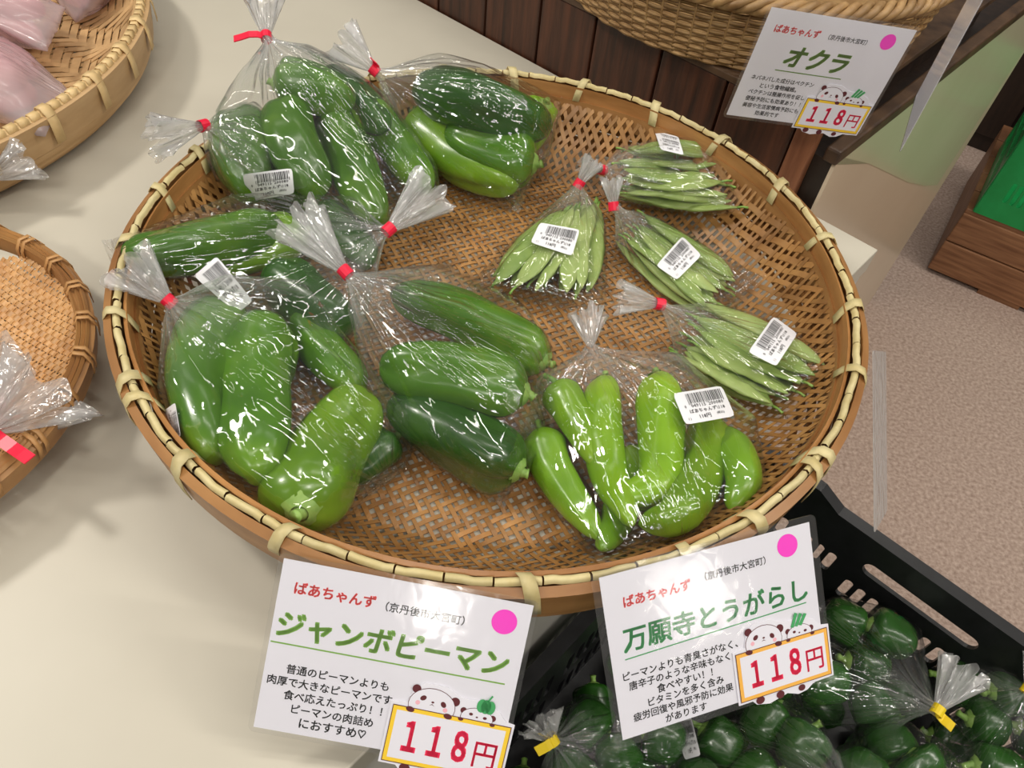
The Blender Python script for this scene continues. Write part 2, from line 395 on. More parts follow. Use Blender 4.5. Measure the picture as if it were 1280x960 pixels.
for j, (r, z) in enumerate(((0.3105, 0.049), (0.3085, 0.043), (0.3055, 0.037), (0.3015, 0.031), (0.2965, 0.026), (0.290, 0.022))):
    hoop((0, 0), [(r - 0.004, z - 0.0035), (r, z - 0.003), (r + 0.001, z + 0.003), (r - 0.003, z + 0.0035)], 'outer_splint', M_hoop, T, wob=0.004, seed=20 + j * 3.7)
# cane coil along the top of the rim: short wrapped lengths
nseg = 64
for j in range(nseg):
    a0 = 2 * math.pi * j / nseg; a1 = 2 * math.pi * (j + 1) / nseg - 0.004; V = []
    prof = [(0.3030, 0.0855), (0.3035, 0.0882), (0.3058, 0.0898), (0.3078, 0.0885), (0.3085, 0.0858)]
    for k in range(6):
        a = a0 + (a1 - a0) * k / 5; dz = 0.0006 * math.sin(k * 2.2 + j); dr = 0.0006 * math.sin(j * 3.1 + k)
        V += [((r + dr) * math.cos(a), (r + dr) * math.sin(a), z + dz) for r, z in prof]
    mesh('rim_cane', V, grid_faces(6, 5, False), M_cane, T)
tie_deg = [175.8, -171, -155.2, -142, -138.4, -126, -109.3, -80.6, -61.5, -50.7, -38, -35.2, -17.4, -2.6, 14, 29.9, 45.9, 62.2, 78, 93.5, 108, 122, 137, 152, 164]
prof = [(0.0075, -0.034), (0.0088, -0.020), (0.0080, -0.006), (0.0038, 0.0001), (-0.0025, 0.0006), (-0.0072, -0.004), (-0.0098, -0.010), (-0.0128, -0.019)]
for k, d in enumerate(tie_deg):
    short = [(a, b * (0.9 if k % 3 else 0.62) if i < 2 else b) for i, (a, b) in enumerate(prof)]
    wrap_tie((0, 0), math.radians(d), RB - 0.0015, 0.0905, 0.0095 if k % 2 else 0.008, short, 'cane_tie', M_cane, T, skew=0.035 * (-1) ** k)

# tan basket with pink bags
LC = np.array([-0.835, 0.262]); LR = 0.380
def lz(r): return 0.008 + (0 if r < 0.29 else 0.052 * ((r - 0.29) / 0.08) ** 1.6)
T2 = thing('bamboo_basket', 'tan bamboo basket with wide twill strips holding milky bags of pink roots', 'basket', (LC[0], LC[1], 0))
weave(LC, lz, 0.368, 0.0125, 0.80, math.radians(18), M_strip2, T2, per=6, over=3, amp=0.0012, th=0.001)
hoop(LC, [(0.366, 0.040), (0.370, 0.040), (0.372, 0.066), (0.368, 0.067)], 'inner_hoop', M_hoop2, T2, n=180)
hoop(LC, [(0.374, 0.032), (0.381, 0.032), (0.386, 0.066), (0.377, 0.068)], 'outer_hoop', M_hoop2, T2, n=180)
for j, (r, z) in enumerate(((0.379, 0.028), (0.376, 0.022), (0.371, 0.017), (0.366, 0.012), (0.360, 0.008))):
    hoop(LC, [(r - 0.005, z - 0.003), (r, z - 0.003), (r + 0.001, z + 0.003), (r - 0.004, z + 0.003)], 'outer_splint', M_hoop2, T2, n=180, wob=0.003, seed=j * 3.1)
V = []; 
hoop(LC, [(0.371, 0.066), (0.3735, 0.0705), (0.378, 0.071), (0.381, 0.067)], 'rim_cane', M_cane2, T2, n=180, wob=0.001, seed=5)
for d in range(-70, 60, 2):
    a = math.radians(d); p = (LC[0] + 0.376 * math.cos(a), LC[1] + 0.376 * math.sin(a), 0.07)
    if inframe([p], 20): wrap_tie(LC, a, 0.376, 0.0715, 0.0105, [(0.0055, -0.006), (0.003, 0.0002), (-0.003, 0), (-0.0055, -0.006)], 'rim_wrap', M_cane2, T2, 0.004)
for d in (-52, -40, -29, -18, -7, 3, 13, 24, 36):
    wrap_tie(LC, math.radians(d), 0.376, 0.0725, 0.011, [(0.0115, -0.034), (0.011, -0.015), (0.0085, -0.004), (0.003, 0.0008), (-0.005, 0), (-0.009, -0.008), (-0.010, -0.022)], 'cane_tie', M_cane2, T2, 0.01)

# small fine-woven basket
MC = np.array([-0.482, -0.187]); MR = 0.181
def mz(r): return 0.006 + 0.034 * (r / 0.172) ** 3
T3 = thing('bamboo_basket', 'small orange-brown fine-woven basket with a gap below its rim', 'basket', (MC[0], MC[1], 0))
gapdir = unit([-0.15, 1.0])
weave(MC, mz, 0.172, 0.0046, 0.86, math.radians(-28), M_strip3, T3, per=2, over=1, amp=0.0006, th=0.0005,
      keep=lambda p: (np.array(p[:2]) - MC) @ gapdir < 0.146, fa=0.55)
hoop(MC, [(0.168, 0.034), (0.1715, 0.034), (0.173, 0.048), (0.170, 0.050)], 'inner_hoop', M_hoop3, T3, n=120)
hoop(MC, [(0.1745, 0.030), (0.180, 0.030), (0.183, 0.046), (0.177, 0.049)], 'outer_hoop', M_hoop3, T3, n=120)
for j, r in enumerate((0.171, 0.1748, 0.1785)):
    hoop(MC, [(r - 0.002, 0.048), (r, 0.0515), (r + 0.0018, 0.049), (r, 0.047)], 'rim_cane', M_hoop3, T3, n=120, wob=0.0015, seed=j * 5.0)
for d in range(-180, 180, 13):
    p = (MC[0] + MR * math.cos(math.radians(d)), MC[1] + MR * math.sin(math.radians(d)), 0.05)
    if inframe([p], 40):
        for e in (-1.0, 1.0):
            wrap_tie(MC, math.radians(d + e), 0.176, 0.0525, 0.0034, [(0.0072, -0.017), (0.0080, -0.008), (0.004, 0.0003), (-0.004, 0.0003), (-0.0085, -0.008), (-0.009, -0.018)], 'lashing', M_cane3, T3, 0.05)

# wicker bowl on the stand
BC = W(-0.365, 0.214); zb = ST; R0, R1, BH = 0.235, 0.256, 0.080
T4 = thing('wicker_bowl', 'round wicker bowl with a braided rim on the dark board stand', 'basket', (BC[0], BC[1], zb))
nst = 84
for j in range(17):
    z = zb + 0.003 + j * 0.0048; r = R0 + (R1 - R0) * ((z - zb) / BH) ** 0.8; V = []; n = nst * 4
    for i in range(n):
        a = 2 * math.pi * i / n; rr = r + 0.0016 * math.cos(a * nst / 2 + math.pi * (j % 2))
        for dr, dz in ((-0.0008, 0), (0, 0.0022), (0.001, 0), (0, -0.0022)): V.append((BC[0] + (rr + dr) * math.cos(a), BC[1] + (rr + dr) * math.sin(a), z + dz))
    Fc = [(i * 4 + k, i * 4 + (k + 1) % 4, ((i + 1) % n) * 4 + (k + 1) % 4, ((i + 1) % n) * 4 + k) for i in range(n) for k in range(4)]
    mesh('weaver', V, Fc, M_wick, T4)
V = [(BC[0] + R0 * math.cos(2 * math.pi * i / 48), BC[1] + R0 * math.sin(2 * math.pi * i / 48), zb + 0.003) for i in range(48)]
mesh('bowl_base', V, [tuple(range(48))], M_wick, T4, smooth=False)
mbv = MB()
for i in range(nst):
    a = 2 * math.pi * (i + 0.5) / nst
    mbv.tube([(BC[0] + (R0 + (R1 - R0) * s ** 0.8) * math.cos(a), BC[1] + (R0 + (R1 - R0) * s ** 0.8) * math.sin(a), zb + 0.002 + s * BH * 0.93) for s in (0.02, 0.3, 0.6, 1)], 0.0014, 5)
tag(mbv.build('stakes', M_wick, T4, smooth=True), kind='stuff')
for ph in range(4):
    pts = []; n = 260
    for i in range(n + 1):
        a = 2 * math.pi * i / n; b = a * 26 + ph * math.pi / 2
        pts.append((BC[0] + (R1 + 0.008 * math.cos(b)) * math.cos(a), BC[1] + (R1 + 0.008 * math.cos(b)) * math.sin(a), zb + BH + 0.006 * math.sin(b)))
    MB().tube(pts, 0.0048, 6).build('braid_strand', M_wick, T4, smooth=True)

# ------------------------------------------------------------------ vegetables
BELL = [(0, .42), (.03, .66), (.08, .86), (.16, .98), (.3, 1.0), (.55, .95), (.75, .86), (.88, .72), (.95, .55), (1, .30)]
LONG = [(0, .38), (.03, .62), (.08, .84), (.18, 1.0), (.35, .97), (.6, .84), (.8, .66), (.92, .46), (.97, .32), (1, .14)]
def lifted(pix, rad, layer, zf):
    out = []
    for q in pix:
        h = rad + layer + (q[2] / 1000 if len(q) > 2 else 0); z = 0.02 + h
        for _ in range(8):
            p = P(q[0], q[1], z); z = zf(p) + h
        out.append(P(q[0], q[1], z))
    return out
zmain = lambda p: bz(min(math.hypot(p[0], p[1]), 0.272))
CONT = {}                                            # bag -> content vertices
def pepper(bag, label, group, pix, rad, layer, mat, prof=BELL, lob=0.15, nl=3, zf=zmain, stem=0.006, twist=0.8, name='green_pepper', N=22, Mg=26, flat=1.0):
    rad /= 1000; layer /= 1000
    pts = spline(lifted(pix, rad, layer, zf), N)
    c = np.mean(pts, 0); base = (c[0], c[1], min(p[2] for p in pts) - rad)
    t = thing(name, label, 'pepper', base, group)
    fr = frames(pts); ph = random.uniform(0, 6.3); sd = random.uniform(0, 90); V = []
    Ltot = sum(np.linalg.norm(pts[i + 1] - pts[i]) for i in range(N - 1))
    for i in range(N):
        s = i / (N - 1); r0 = rad * interp(s, prof)
        for k in range(Mg):
            a = 2 * math.pi * k / Mg
            lb = abs(math.cos(nl * (a + ph + twist * s) / 2))          # sharp grooves between rounded lobes
            g = 1 + lob * (1.5 * lb ** 0.6 - 1.0) * (0.75 + 0.9 * abs(s - 0.42) * 2)
            g += 0.16 * noise.noise(Vector((math.cos(a) * 1.1 + sd, math.sin(a) * 1.1, s * Ltot / rad * 0.35)))
            g += 0.025 * noise.noise(Vector((math.cos(a) * 3 + sd, math.sin(a) * 3, s * Ltot / rad * 1.3)))
            V.append(pts[i] + r0 * g * (math.cos(a) * fr[i][0] * flat + math.sin(a) * fr[i][1]))
    Fc = grid_faces(N, Mg)
    V.append(pts[0] + fr[0][2] * rad * 0.06); V.append(pts[-1] + fr[-1][2] * rad * 0.10)
    n0 = N * Mg
    Fc += [(n0, (k + 1) % Mg, k) for k in range(Mg)] + [(n0 + 1, (N - 1) * Mg + k, (N - 1) * Mg + (k + 1) % Mg) for k in range(Mg)]
    # keep above the supporting surface
    V = np.array(V)
    for i in range(len(V)): V[i, 2] = max(V[i, 2], zf(V[i]) + 0.0030)
    mesh('body', V, Fc, mat, t)
    CONT.setdefault(bag, []).extend(list(V[::2]))
    if stem:
        o, u, v, d = pts[0] + fr[0][2] * rad * 0.02, fr[0][0], fr[0][1], -fr[0][2]
        m = MB(); n = 14; ring = []
        for rr, dd in ((0.42, -0.02), (0.33, 0.09), (0.2, 0.16)):
            for k in range(n):
                a = 2 * math.pi * k / n; q = rr * (1 + (0.16 if rr > 0.4 else 0) * math.cos(a * 5)) * rad
                ring.append(o + q * (math.cos(a) * u + math.sin(a) * v) + d * dd * rad)
        m.add(ring, grid_faces(3, n))
        bx = u * random.uniform(-0.3, 0.5) + v * random.uniform(-0.4, 0.4)
        sl = stem
        sp = [o + d * (0.1 * rad + sl * s) + bx * sl * s * s for s in (0, 0.35, 0.7, 1)]
        for q in sp: q[2] = max(q[2], zf(q) + 0.006)
        m.tube(sp, [rad * 0.22, rad * 0.14, rad * 0.13, rad * 0.16], 8)
        m.build('stem', M_stem, t, smooth=True)
        CONT[bag].extend(sp)
    return t
def bean(bag, label, group, pts, wd, th, mat, roll):
    N, Mg = 18, 10; pts = spline(pts, N); V = []; sd = random.uniform(0, 50)
    T_ = [unit(pts[min(i + 1, N - 1)] - pts[max(i - 1, 0)]) for i in range(N)]
    pr = [(0, .10), (.03, .25), (.10, .62), (.22, .95), (.5, 1), (.78, .92), (.9, .6), (.96, .28), (1, .06)]
    ns = random.uniform(3, 5)
    for i in range(N):
        s = i / (N - 1); t = T_[i]; side = unit(np.cross(t, UP)); up = np.cross(side, t)
        ro = roll + 0.5 * noise.noise(Vector((s * 2, sd, 0)))
        a1 = math.cos(ro) * side + math.sin(ro) * up; a2 = -math.sin(ro) * side + math.cos(ro) * up
        w_ = wd / 2 * interp(s, pr); h_ = th / 2 * max(interp(s, pr), 0.25) * (1 + 0.28 * math.sin(s * ns * 6.28))
        for k in range(Mg):
            a = 2 * math.pi * k / Mg; V.append(pts[i] + a1 * w_ * math.cos(a) + a2 * h_ * math.sin(a) * abs(math.sin(a)) ** 0.3)
    V = np.array(V)
    for i in range(len(V)): V[i, 2] = max(V[i, 2], zmain(V[i]) + 0.0035)
    o = mesh('bean_pod', V, grid_faces(N, Mg) + [tuple(range(Mg))[::-1], tuple((N - 1) * Mg + k for k in range(Mg))], mat, None, origin=np.mean(V, 0))
    m = MB(); e = pts[0]; m.tube([e, e - T_[0] * 0.005 + UP * 0.001, e - T_[0] * 0.011], [0.0016, 0.0011, 0.0013], 5)
    m.build('stalk', M_stem, o, smooth=True)
    tag(o, label, 'bean', group); CONT.setdefault(bag, []).extend(list(V[::2]))

# ------------------------------------------------------------------ plastic bags
def film_bag(name, bag, label, tie, corners, tail, tape=M_red, flag=None, mat=M_film, matn=M_filmn, zf=zmain, group=None, rings=64, seg=84, pleat=0.0045, spread=0.024, crumple=0.004, tz=None, cat='bag', extra=()):
    """tie, corners, tail: (px, py, z) . The sheet is stretched over its contents up to the tie."""
    Tp = P(*tie); Cs = [P(*c) for c in corners]; E = P(*tail)
    pts = [np.asarray(p, float) for p in CONT.get(bag, [])] + Cs + [P(*e) for e in extra]
    bm = bmesh.new()
    for p in pts + [Tp]: bm.verts.new(p)
    r_ = bmesh.ops.convex_hull(bm, input=bm.verts)
    bvh = BVHTree.FromBMesh(bm); bm.free()
    B = np.mean(Cs, 0); cen = np.mean(np.array(pts), 0); cen = cen * 0.75 + B * 0.25
    ax = unit(cen - Tp); Lx = np.linalg.norm(cen - Tp)
    t_first = 0.5 * min(max(min((p - Tp) @ ax for p in pts) / Lx, 0.04), 0.9)
    u0 = unit(np.cross(ax, UP)); v0 = np.cross(ax, u0); half = rings // 2
    sd = random.uniform(0, 99); RR = np.zeros((rings, seg)); axis = []; DIR = np.zeros((rings, seg, 3))
    for i in range(rings):                            # straight rings from the tie to the middle, then a rounded cap
        if i < half: o_ = Tp + (cen - Tp) * (i / half); phi = 0.0
        else: o_ = cen; phi = math.pi / 2 * min((i - half) / (rings - 1 - half), 0.985)
        axis.append(o_)
        for k in range(seg):
            a = 2 * math.pi * k / seg; d = (u0 * math.cos(a) + v0 * math.sin(a)) * math.cos(phi) + ax * math.sin(phi); DIR[i, k] = d
            hit = bvh.ray_cast(Vector(o_), Vector(d), 1.0)
            RR[i, k] = hit[3] if hit[0] is not None else 0.002
    raw = RR.copy()
    for _ in range(1):
        RR[1:-1] = (RR[:-2] + 2 * RR[1:-1] + RR[2:]) / 4; RR = (np.roll(RR, 1, 1) + 2 * RR + np.roll(RR, -1, 1)) / 4
    RR = np.maximum(RR, raw) 
    V = []; uv = []; thin = 0.004
    kk_ = random.choice((9, 11, 13))
    for i in range(rings):
        s = i / (rings - 1)
        for k in range(seg):
            a = 2 * math.pi * k / seg; ca_, sa_ = math.cos(a), math.sin(a)
            r = RR[i, k] + 0.0018
            if s < t_first: r *= 0.55 + 0.45 * (s / t_first)
            r = max(r, thin)
            nz = noise.noise(Vector((ca_ * 2.6 + sd, sa_ * 2.6, s * 1.2)))
            rid = 1 - abs(math.sin(kk_ * a + 5 * nz + 1.5 * s)); fine = 1 - abs(math.sin(kk_ * 2.3 * a + 7 * nz))
            A = pleat * math.exp(-s / 0.28) * min(1, r / 0.02)
            r += A * (rid ** 2 + 0.6 * fine ** 2)
            cr = noise.noise(Vector((ca_ * 3.3 + sd, sa_ * 3.3, s * 5 + sd)))
            cr2 = 1 - abs(noise.noise(Vector((ca_ * 2.1 - sd, sa_ * 2.1, s * 3.2)))) * 2
            r += crumple * (0.35 * max(cr, 0) + 0.6 * max(cr2 - 0.55, 0)) * min(1, r / 0.02)
            p = axis[i] + r * DIR[i, k]
            lo = zf(p) + 0.0022
            if p[2] < lo: p[2] = lo
            V.append(p); uv.append((k / seg if k < seg / 2 else 1 - k / seg, s))
    Fc = grid_faces(rings, seg)
    Fc.append(tuple((rings - 1) * seg + k for k in range(seg)))
    t = thing(name, label, cat, (cen[0], cen[1], min(p[2] for p in V)), group)
    film = mesh('film', V, Fc, mat, t, uv=uv)
    # sealed flap at the bottom corners
    if len(Cs) == 2 and mat is M_film:
        e = unit(Cs[1] - Cs[0]); m = 16; F = []
        for i in range(m):
            q = Cs[0] + (Cs[1] - Cs[0]) * i / (m - 1)
            for j in range(3):
                p = q + unit(B - cen) * 0.004 * j + UP * 0.0022 * noise.noise(Vector((i * 0.6, j * 0.8, sd))); p = p.copy(); p[2] = max(p[2], zf(p) + 0.001); F.append(p)
        mesh('bottom_seal', F, grid_faces(m, 3, False), mat, t, uv=[(i % 3 * .1, i * .05) for i in range(len(F))])
    # gathered tail beyond the tie
    D = E - Tp; L = np.linalg.norm(D); D = D / L; lat = unit(np.cross(D, unit(Tp - CAM))); nup = np.cross(lat, D)
    m, n = 16, 72; G = []; guv = []
    for i in range(m):
        s = i / (m - 1); w_ = thin * 0.8 + (spread - thin) * s ** 0.8
        for k in range(n):
            a = 2 * math.pi * k / n
            z1 = noise.noise(Vector((math.cos(a) * 2.2 + sd, math.sin(a) * 2.2, s * 0.8)))
            pl = 0.34 + 0.55 * abs(math.sin(5.5 * a + 4 * z1)) + 0.3 * z1
            wx = w_ * (0.86 + 0.28 * math.sin(9 * a + 3 * z1) * s)
            ex = L * s * (1 + 0.16 * s * noise.noise(Vector((a * 2.3, sd, 3))) + 0.10 * s * math.cos(a * 7))
            p = Tp + D * ex + lat * math.cos(a) * wx + nup * math.sin(a) * wx * pl
            p[2] = max(p[2], zf(p) + 0.001) if zf is not None else p[2]
            G.append(p); guv.append((k / n, 1 + s * 0.5))
    mesh('gathered_tail', G, grid_faces(m, n), matn, t, uv=guv)
    if tape is not None:
        b = MB(); b.tube([Tp - D * 0.0045, Tp + D * 0.0045], thin + 0.0016, 14, cap=False)
        if flag is not None:
            fe = P(*flag); fd = fe - Tp; fd = fd - D * (fd @ D) * 0.5; wv = D * 0.0042; nn = unit(np.cross(wv, fd)) * 0.0004
            F = []; 
            for i in range(5):
                q = Tp + fd * i / 4 + nn * 8 * math.sin(i * 1.1)
                F += [q - wv - nn, q + wv - nn, q + wv + nn, q - wv + nn]
            b.add(F, grid_faces(5, 4) + [(0, 1, 2, 3), (16, 19, 18, 17)])
        o = b.build('tape_tie', tape, t, smooth=False)
        sm = o.modifiers.new('thick', 'SOLIDIFY'); sm.thickness = 0.0003
    bmf = BVHTree.FromPolygons([Vector(p) for p in V], Fc)
    return t, bmf

def flat_text(body, bold=0.0, shear=0.0, res=2):
    c = bpy.data.curves.new('text', 'FONT'); c.body = body; c.shear = shear; c.resolution_u = res
    o = bpy.data.objects.new('text', c); me = bpy.data.meshes.new_from_object(o)
    V = np.array([v.co[:] for v in me.vertices]) if len(me.vertices) else np.zeros((0, 3)); Fc = [tuple(p.vertices) for p in me.polygons]
    bpy.data.objects.remove(o); bpy.data.curves.remove(c); bpy.data.meshes.remove(me)
    if bold > 0.004:                                   # heavier strokes: the glyph struck several times, slightly shifted
        n = len(V); F0 = Fc; V0 = V; V = []; Fc = []
        for k, (dx, dy) in enumerate(((-1, -1), (1, -1), (1, 1), (-1, 1))):
            V.append(V0 + np.array((dx * bold, dy * bold, 0))); Fc += [tuple(i + k * n for i in f) for f in F0]
        V = np.concatenate(V)
    return V, Fc
def fit_text(body, x0, x1, yc, bold=0.0, shear=0.0, h=None, res=2):
    V, Fc = flat_text(body, bold, shear, res)
    lo, hi = V.min(0), V.max(0); s = (x1 - x0) / (hi[0] - lo[0]); sy = s if h is None else h / (hi[1] - lo[1])
    U = np.zeros((len(V), 2)); U[:, 0] = x0 + (V[:, 0] - lo[0]) * s; U[:, 1] = yc - (V[:, 1] - (lo[1] + hi[1]) / 2) * sy
    return U, Fc
def label_print():
    """barcode label artwork in 40 x 26 units"""
    V = []; Fc = []; rnd = random.Random(3); x = 9.0
    while x < 37:
        b = rnd.choice((0.35, 0.35, 0.6, 0.85)); n = len(V)
        y1 = 11.2 if (x < 10.5 or 22.6 < x < 23.8 or x > 35.6) else 10.2
        V += [(x, 2.0), (x + b, 2.0), (x + b, y1), (x, y1)]; Fc.append((n, n + 1, n + 2, n + 3)); x += b + rnd.choice((0.35, 0.4, 0.7))
    for body, x0, x1, yc, bold in (('0', 4.8, 6.4, 12.1, .01), ('049115', 10.2, 22, 12.1, .01), ('200080', 24, 36, 12.1, .01), ('ばあちゃんず\\118', 7.5, 35.5, 16.4, .012),
                             ('118円', 13.5, 22.5, 21.4, .012), ('(税込)', 27.5, 33.5, 20.8, .005), ('( )', 4.2, 6.4, 22.2, 0)):
        U, f = fit_text(body, x0, x1, yc, bold, res=1); n = len(V); V += [tuple(p) for p in U]; Fc += [tuple(i + n for i in q) for q in f]
    return np.array(V), Fc
LPV, LPF = label_print()
def sticker(bagthing, bvh, quad, lift=0.0008):
    """paper label laid on the film: its four corners TL TR BR BL are pixels"""
    q = np.array(quad, float)
    def pix(u, v): return (q[0] * (1 - u) + q[1] * u) * (1 - v) + (q[3] * (1 - u) + q[2] * u) * v
    A = []; ts = []
    for u in np.linspace(0, 1, 6):
        for v in np.linspace(0, 1, 5):
            d = ray(*pix(u, v)); h = bvh.ray_cast(Vector(CAM), Vector(d), 3.0)
            if h[0] is not None: A.append((1, u, v, u * u, u * v, v * v)); ts.append(h[3])
    if len(ts) < 8: return
    co = np.linalg.lstsq(np.array(A), np.array(ts), rcond=None)[0]
    sh = max(0, np.max(np.array(A) @ co - np.array(ts))) * 0.8 + lift
    def pos(u, v, o=0.0):
        t = np.array((1, u, v, u * u, u * v, v * v)) @ co - sh - o; return CAM + ray(*pix(u, v)) * t
    n, m = 11, 8; V = []
    for i in range(n):
        for j in range(m):
            u, v = i / (n - 1), j / (m - 1)
            if i in (0, n - 1) and j in (0, m - 1): u = 0.02 if i == 0 else 0.98; v = 0.03 if j == 0 else 0.97
            V.append(pos(u, v))
    s = mesh('barcode_label', V, grid_faces(n, m, False), M_white, bagthing)
    mesh('print', [pos(x / 40, y / 26, 0.00035) for x, y in LPV], LPF, M_ink, s, smooth=False)

# ---- jumbo pepper bags
def peps(bag, desc, rows):
    for i, (col, pix, rad, lay, mat, *kw) in enumerate(rows):
        k = kw[0] if kw else {}
        lab = '%s pepper in the clear bag %s' % (col, desc)
        pepper(bag, lab, 'peppers in the bag ' + desc, pix, rad, lay, mat, **k)

dE = 'touching the small fine-woven basket side'
peps('E', 'with two labels beside the fine-woven basket', [
    ('deep green long', [(282, 388), (250, 470), (262, 575)], 28, 2, M_pm),
    ('large ridged green', [(335, 405), (318, 480), (322, 592)], 30, 14, M_pm),
    ('big bright light-green', [(376, 638), (408, 565), (455, 492)], 31, 6, M_pb),
    ('pale narrow leaning', [(372, 400), (405, 440), (452, 486)], 20, 2, M_pm),
    ('dark little side-lying', [(492, 548), (462, 572), (430, 600)], 17, 0, M_pd, dict(stem=0.018))])
peps('D', 'at the middle of the large basket', [
    ('long dark green upper', [(682, 452), (585, 398), (492, 366)], 24, 4, M_pm),
    ('blocky two-tone', [(656, 492), (565, 472), (478, 455)], 26, 24, M_pm),
    ('wide dark lower', [(648, 588), (570, 545), (492, 500)], 27, 2, M_pd)])
peps('C', 'lying along the left rim', [
    ('long slim dark', [(345, 282), (240, 308), (154, 322)], 23, 24, M_pm),
    ('plump lighter', [(378, 290), (330, 308), (262, 332)], 24, 10, M_pb),
    ('broad shiny dark', [(345, 340), (390, 378), (436, 412)], 26, 8, M_pd),
    ('half-hidden dark', [(398, 268), (430, 290), (462, 330)], 20, 12, M_pd, dict(stem=0.014))])
peps('A2', 'whose clear tail reaches out over the table', [
    ('upright dark green', [(305, 150), (300, 195), (318, 250)], 27, 16, M_pm),
    ('hidden dark', [(345, 215), (356, 235), (382, 268)], 22, 0, M_pd)])
peps('A', 'tied high above the far rim', [
    ('tall dark', [(358, 135), (368, 185), (398, 246)], 26, 30, M_pm),
    ('long lighter', [(415, 135), (438, 200), (474, 276)], 25, 34, M_pm),
    ('right-hand tapering', [(455, 130), (492, 178), (535, 236)], 23, 20, M_pm),
    ('crosswise upper', [(345, 104), (390, 108), (440, 130)], 25, 46, M_pm),
    ('half-covered dull', [(400, 100), (440, 120), (480, 160)], 22, 18, M_pd)])
peps('B', 'leaning on the far rim beside the beans', [
    ('large dark topmost', [(528, 112), (600, 128), (684, 162)], 29, 32, M_pd),
    ('long bright front', [(520, 142), (570, 195), (645, 232)], 28, 4, M_pb),
    ('wide glossy', [(668, 205), (620, 195), (560, 160)], 29, 16, M_pm),
    ('small pale corner', [(682, 130), (672, 150), (655, 190)], 21, 10, M_pb)])
LJ = dict(prof=LONG, lob=0.08, nl=3)
peps('J', 'of slender lime-green peppers', [
    ('short-stemmed small', [(697, 482), (714, 515), (748, 585)], 17, 16, M_pl, dict(LJ, stem=0.014)),
    ('darker outer', [(676, 540), (694, 590), (748, 672)], 18, 0, M_pb, dict(LJ, stem=0.01)),
    ('straight tall', [(757, 474), (752, 535), (764, 600), (790, 655)], 18, 14, M_pl, LJ),
    ('hooked dark-shouldered', [(822, 470), (828, 535), (820, 605), (766, 626)], 19.5, 20, M_pl, LJ),
    ('thick curled', [(884, 520), (882, 580), (850, 640), (800, 655)], 18.5, 10, M_pl, LJ),
    ('short outer', [(900, 545), (930, 592), (915, 640)], 16.5, 0, M_pb, LJ),
    ('tip-down lowest', [(795, 560), (775, 640), (752, 686)], 15, -2, M_pb, dict(LJ, stem=0))])

tb, bv = film_bag('pepper_bag', 'C', 'clear bag of long dark peppers lying along the left rim, label half folded', (486, 287, 0.090), [(140, 300, 0.075), (165, 358, 0.06)], (540, 238, 0.105), flag=None, crumple=0.006, extra=((300, 246, 0.09), (440, 250, 0.08), (455, 400, 0.05)))
sticker(tb, bv, [(242, 345), (271, 320), (316, 376), (296, 392)])
tb, bv = film_bag('pepper_bag', 'A2', 'clear pepper bag whose twisted tail sticks out over the cream table', (254, 157, 0.105), [(300, 262, 0.03), (378, 268, 0.03)], (192, 172, 0.118), flag=None, spread=0.02)
tb, bv = film_bag('pepper_bag', 'A', 'bulging clear pepper bag with red tape flag tied high at the far rim', (333, 46, 0.135), [(430, 292, 0.03), (548, 250, 0.03)], (328, -14, 0.15), flag=(291, 42, 0.135), crumple=0.009, pleat=0.009, extra=((272, 140, 0.125), (300, 88, 0.13), (462, 112, 0.11), (400, 75, 0.125), (280, 200, 0.09)), mat=M_filmw)
sticker(tb, bv, [(303, 218), (365, 210), (368, 242), (311, 252)], 0.011)
film_bag('pepper_bag', 'B', 'clear bag of big dark peppers at the far rim beside the bean bags', (468, 88, 0.100), [(640, 262, 0.02), (698, 130, 0.07)], (425, 48, 0.125), flag=(463, 68, 0.118), crumple=0.007, extra=((540, 72, 0.11), (600, 82, 0.11), (510, 190, 0.04)))
tb, bv = film_bag('pepper_bag', 'E', 'clear bag of big light and dark green peppers at the near left rim', (212, 377, 0.075), [(345, 655, 0.055), (508, 575, 0.02)], (158, 330, 0.100), flag=None, crumple=0.008, extra=((204, 470, 0.075), (370, 352, 0.095), (505, 520, 0.05), (280, 345, 0.09)))
sticker(tb, bv, [(219, 503), (226, 545), (214, 552), (204, 514)])
film_bag('pepper_bag', 'D', 'clear bag of three long dark peppers in the middle of the basket', (432, 340, 0.088), [(620, 628, 0.012), (690, 455, 0.02)], (368, 272, 0.112), flag=None, crumple=0.007, extra=((640, 372, 0.04), (455, 470, 0.05), (560, 330, 0.05)))
tb, bv = film_bag('pepper_bag', 'J', 'clear bag of slender lime-green peppers with a barcode label', (738, 432, 0.030), [(745, 700, 0.045), (955, 640, 0.04)], (735, 392, 0.032), tape=None, crumple=0.006, spread=0.018, extra=((675, 470, 0.03), (845, 440, 0.04), (940, 520, 0.05)))
sticker(tb, bv, [(841, 492), (902, 482), (919, 520), (857, 531)])

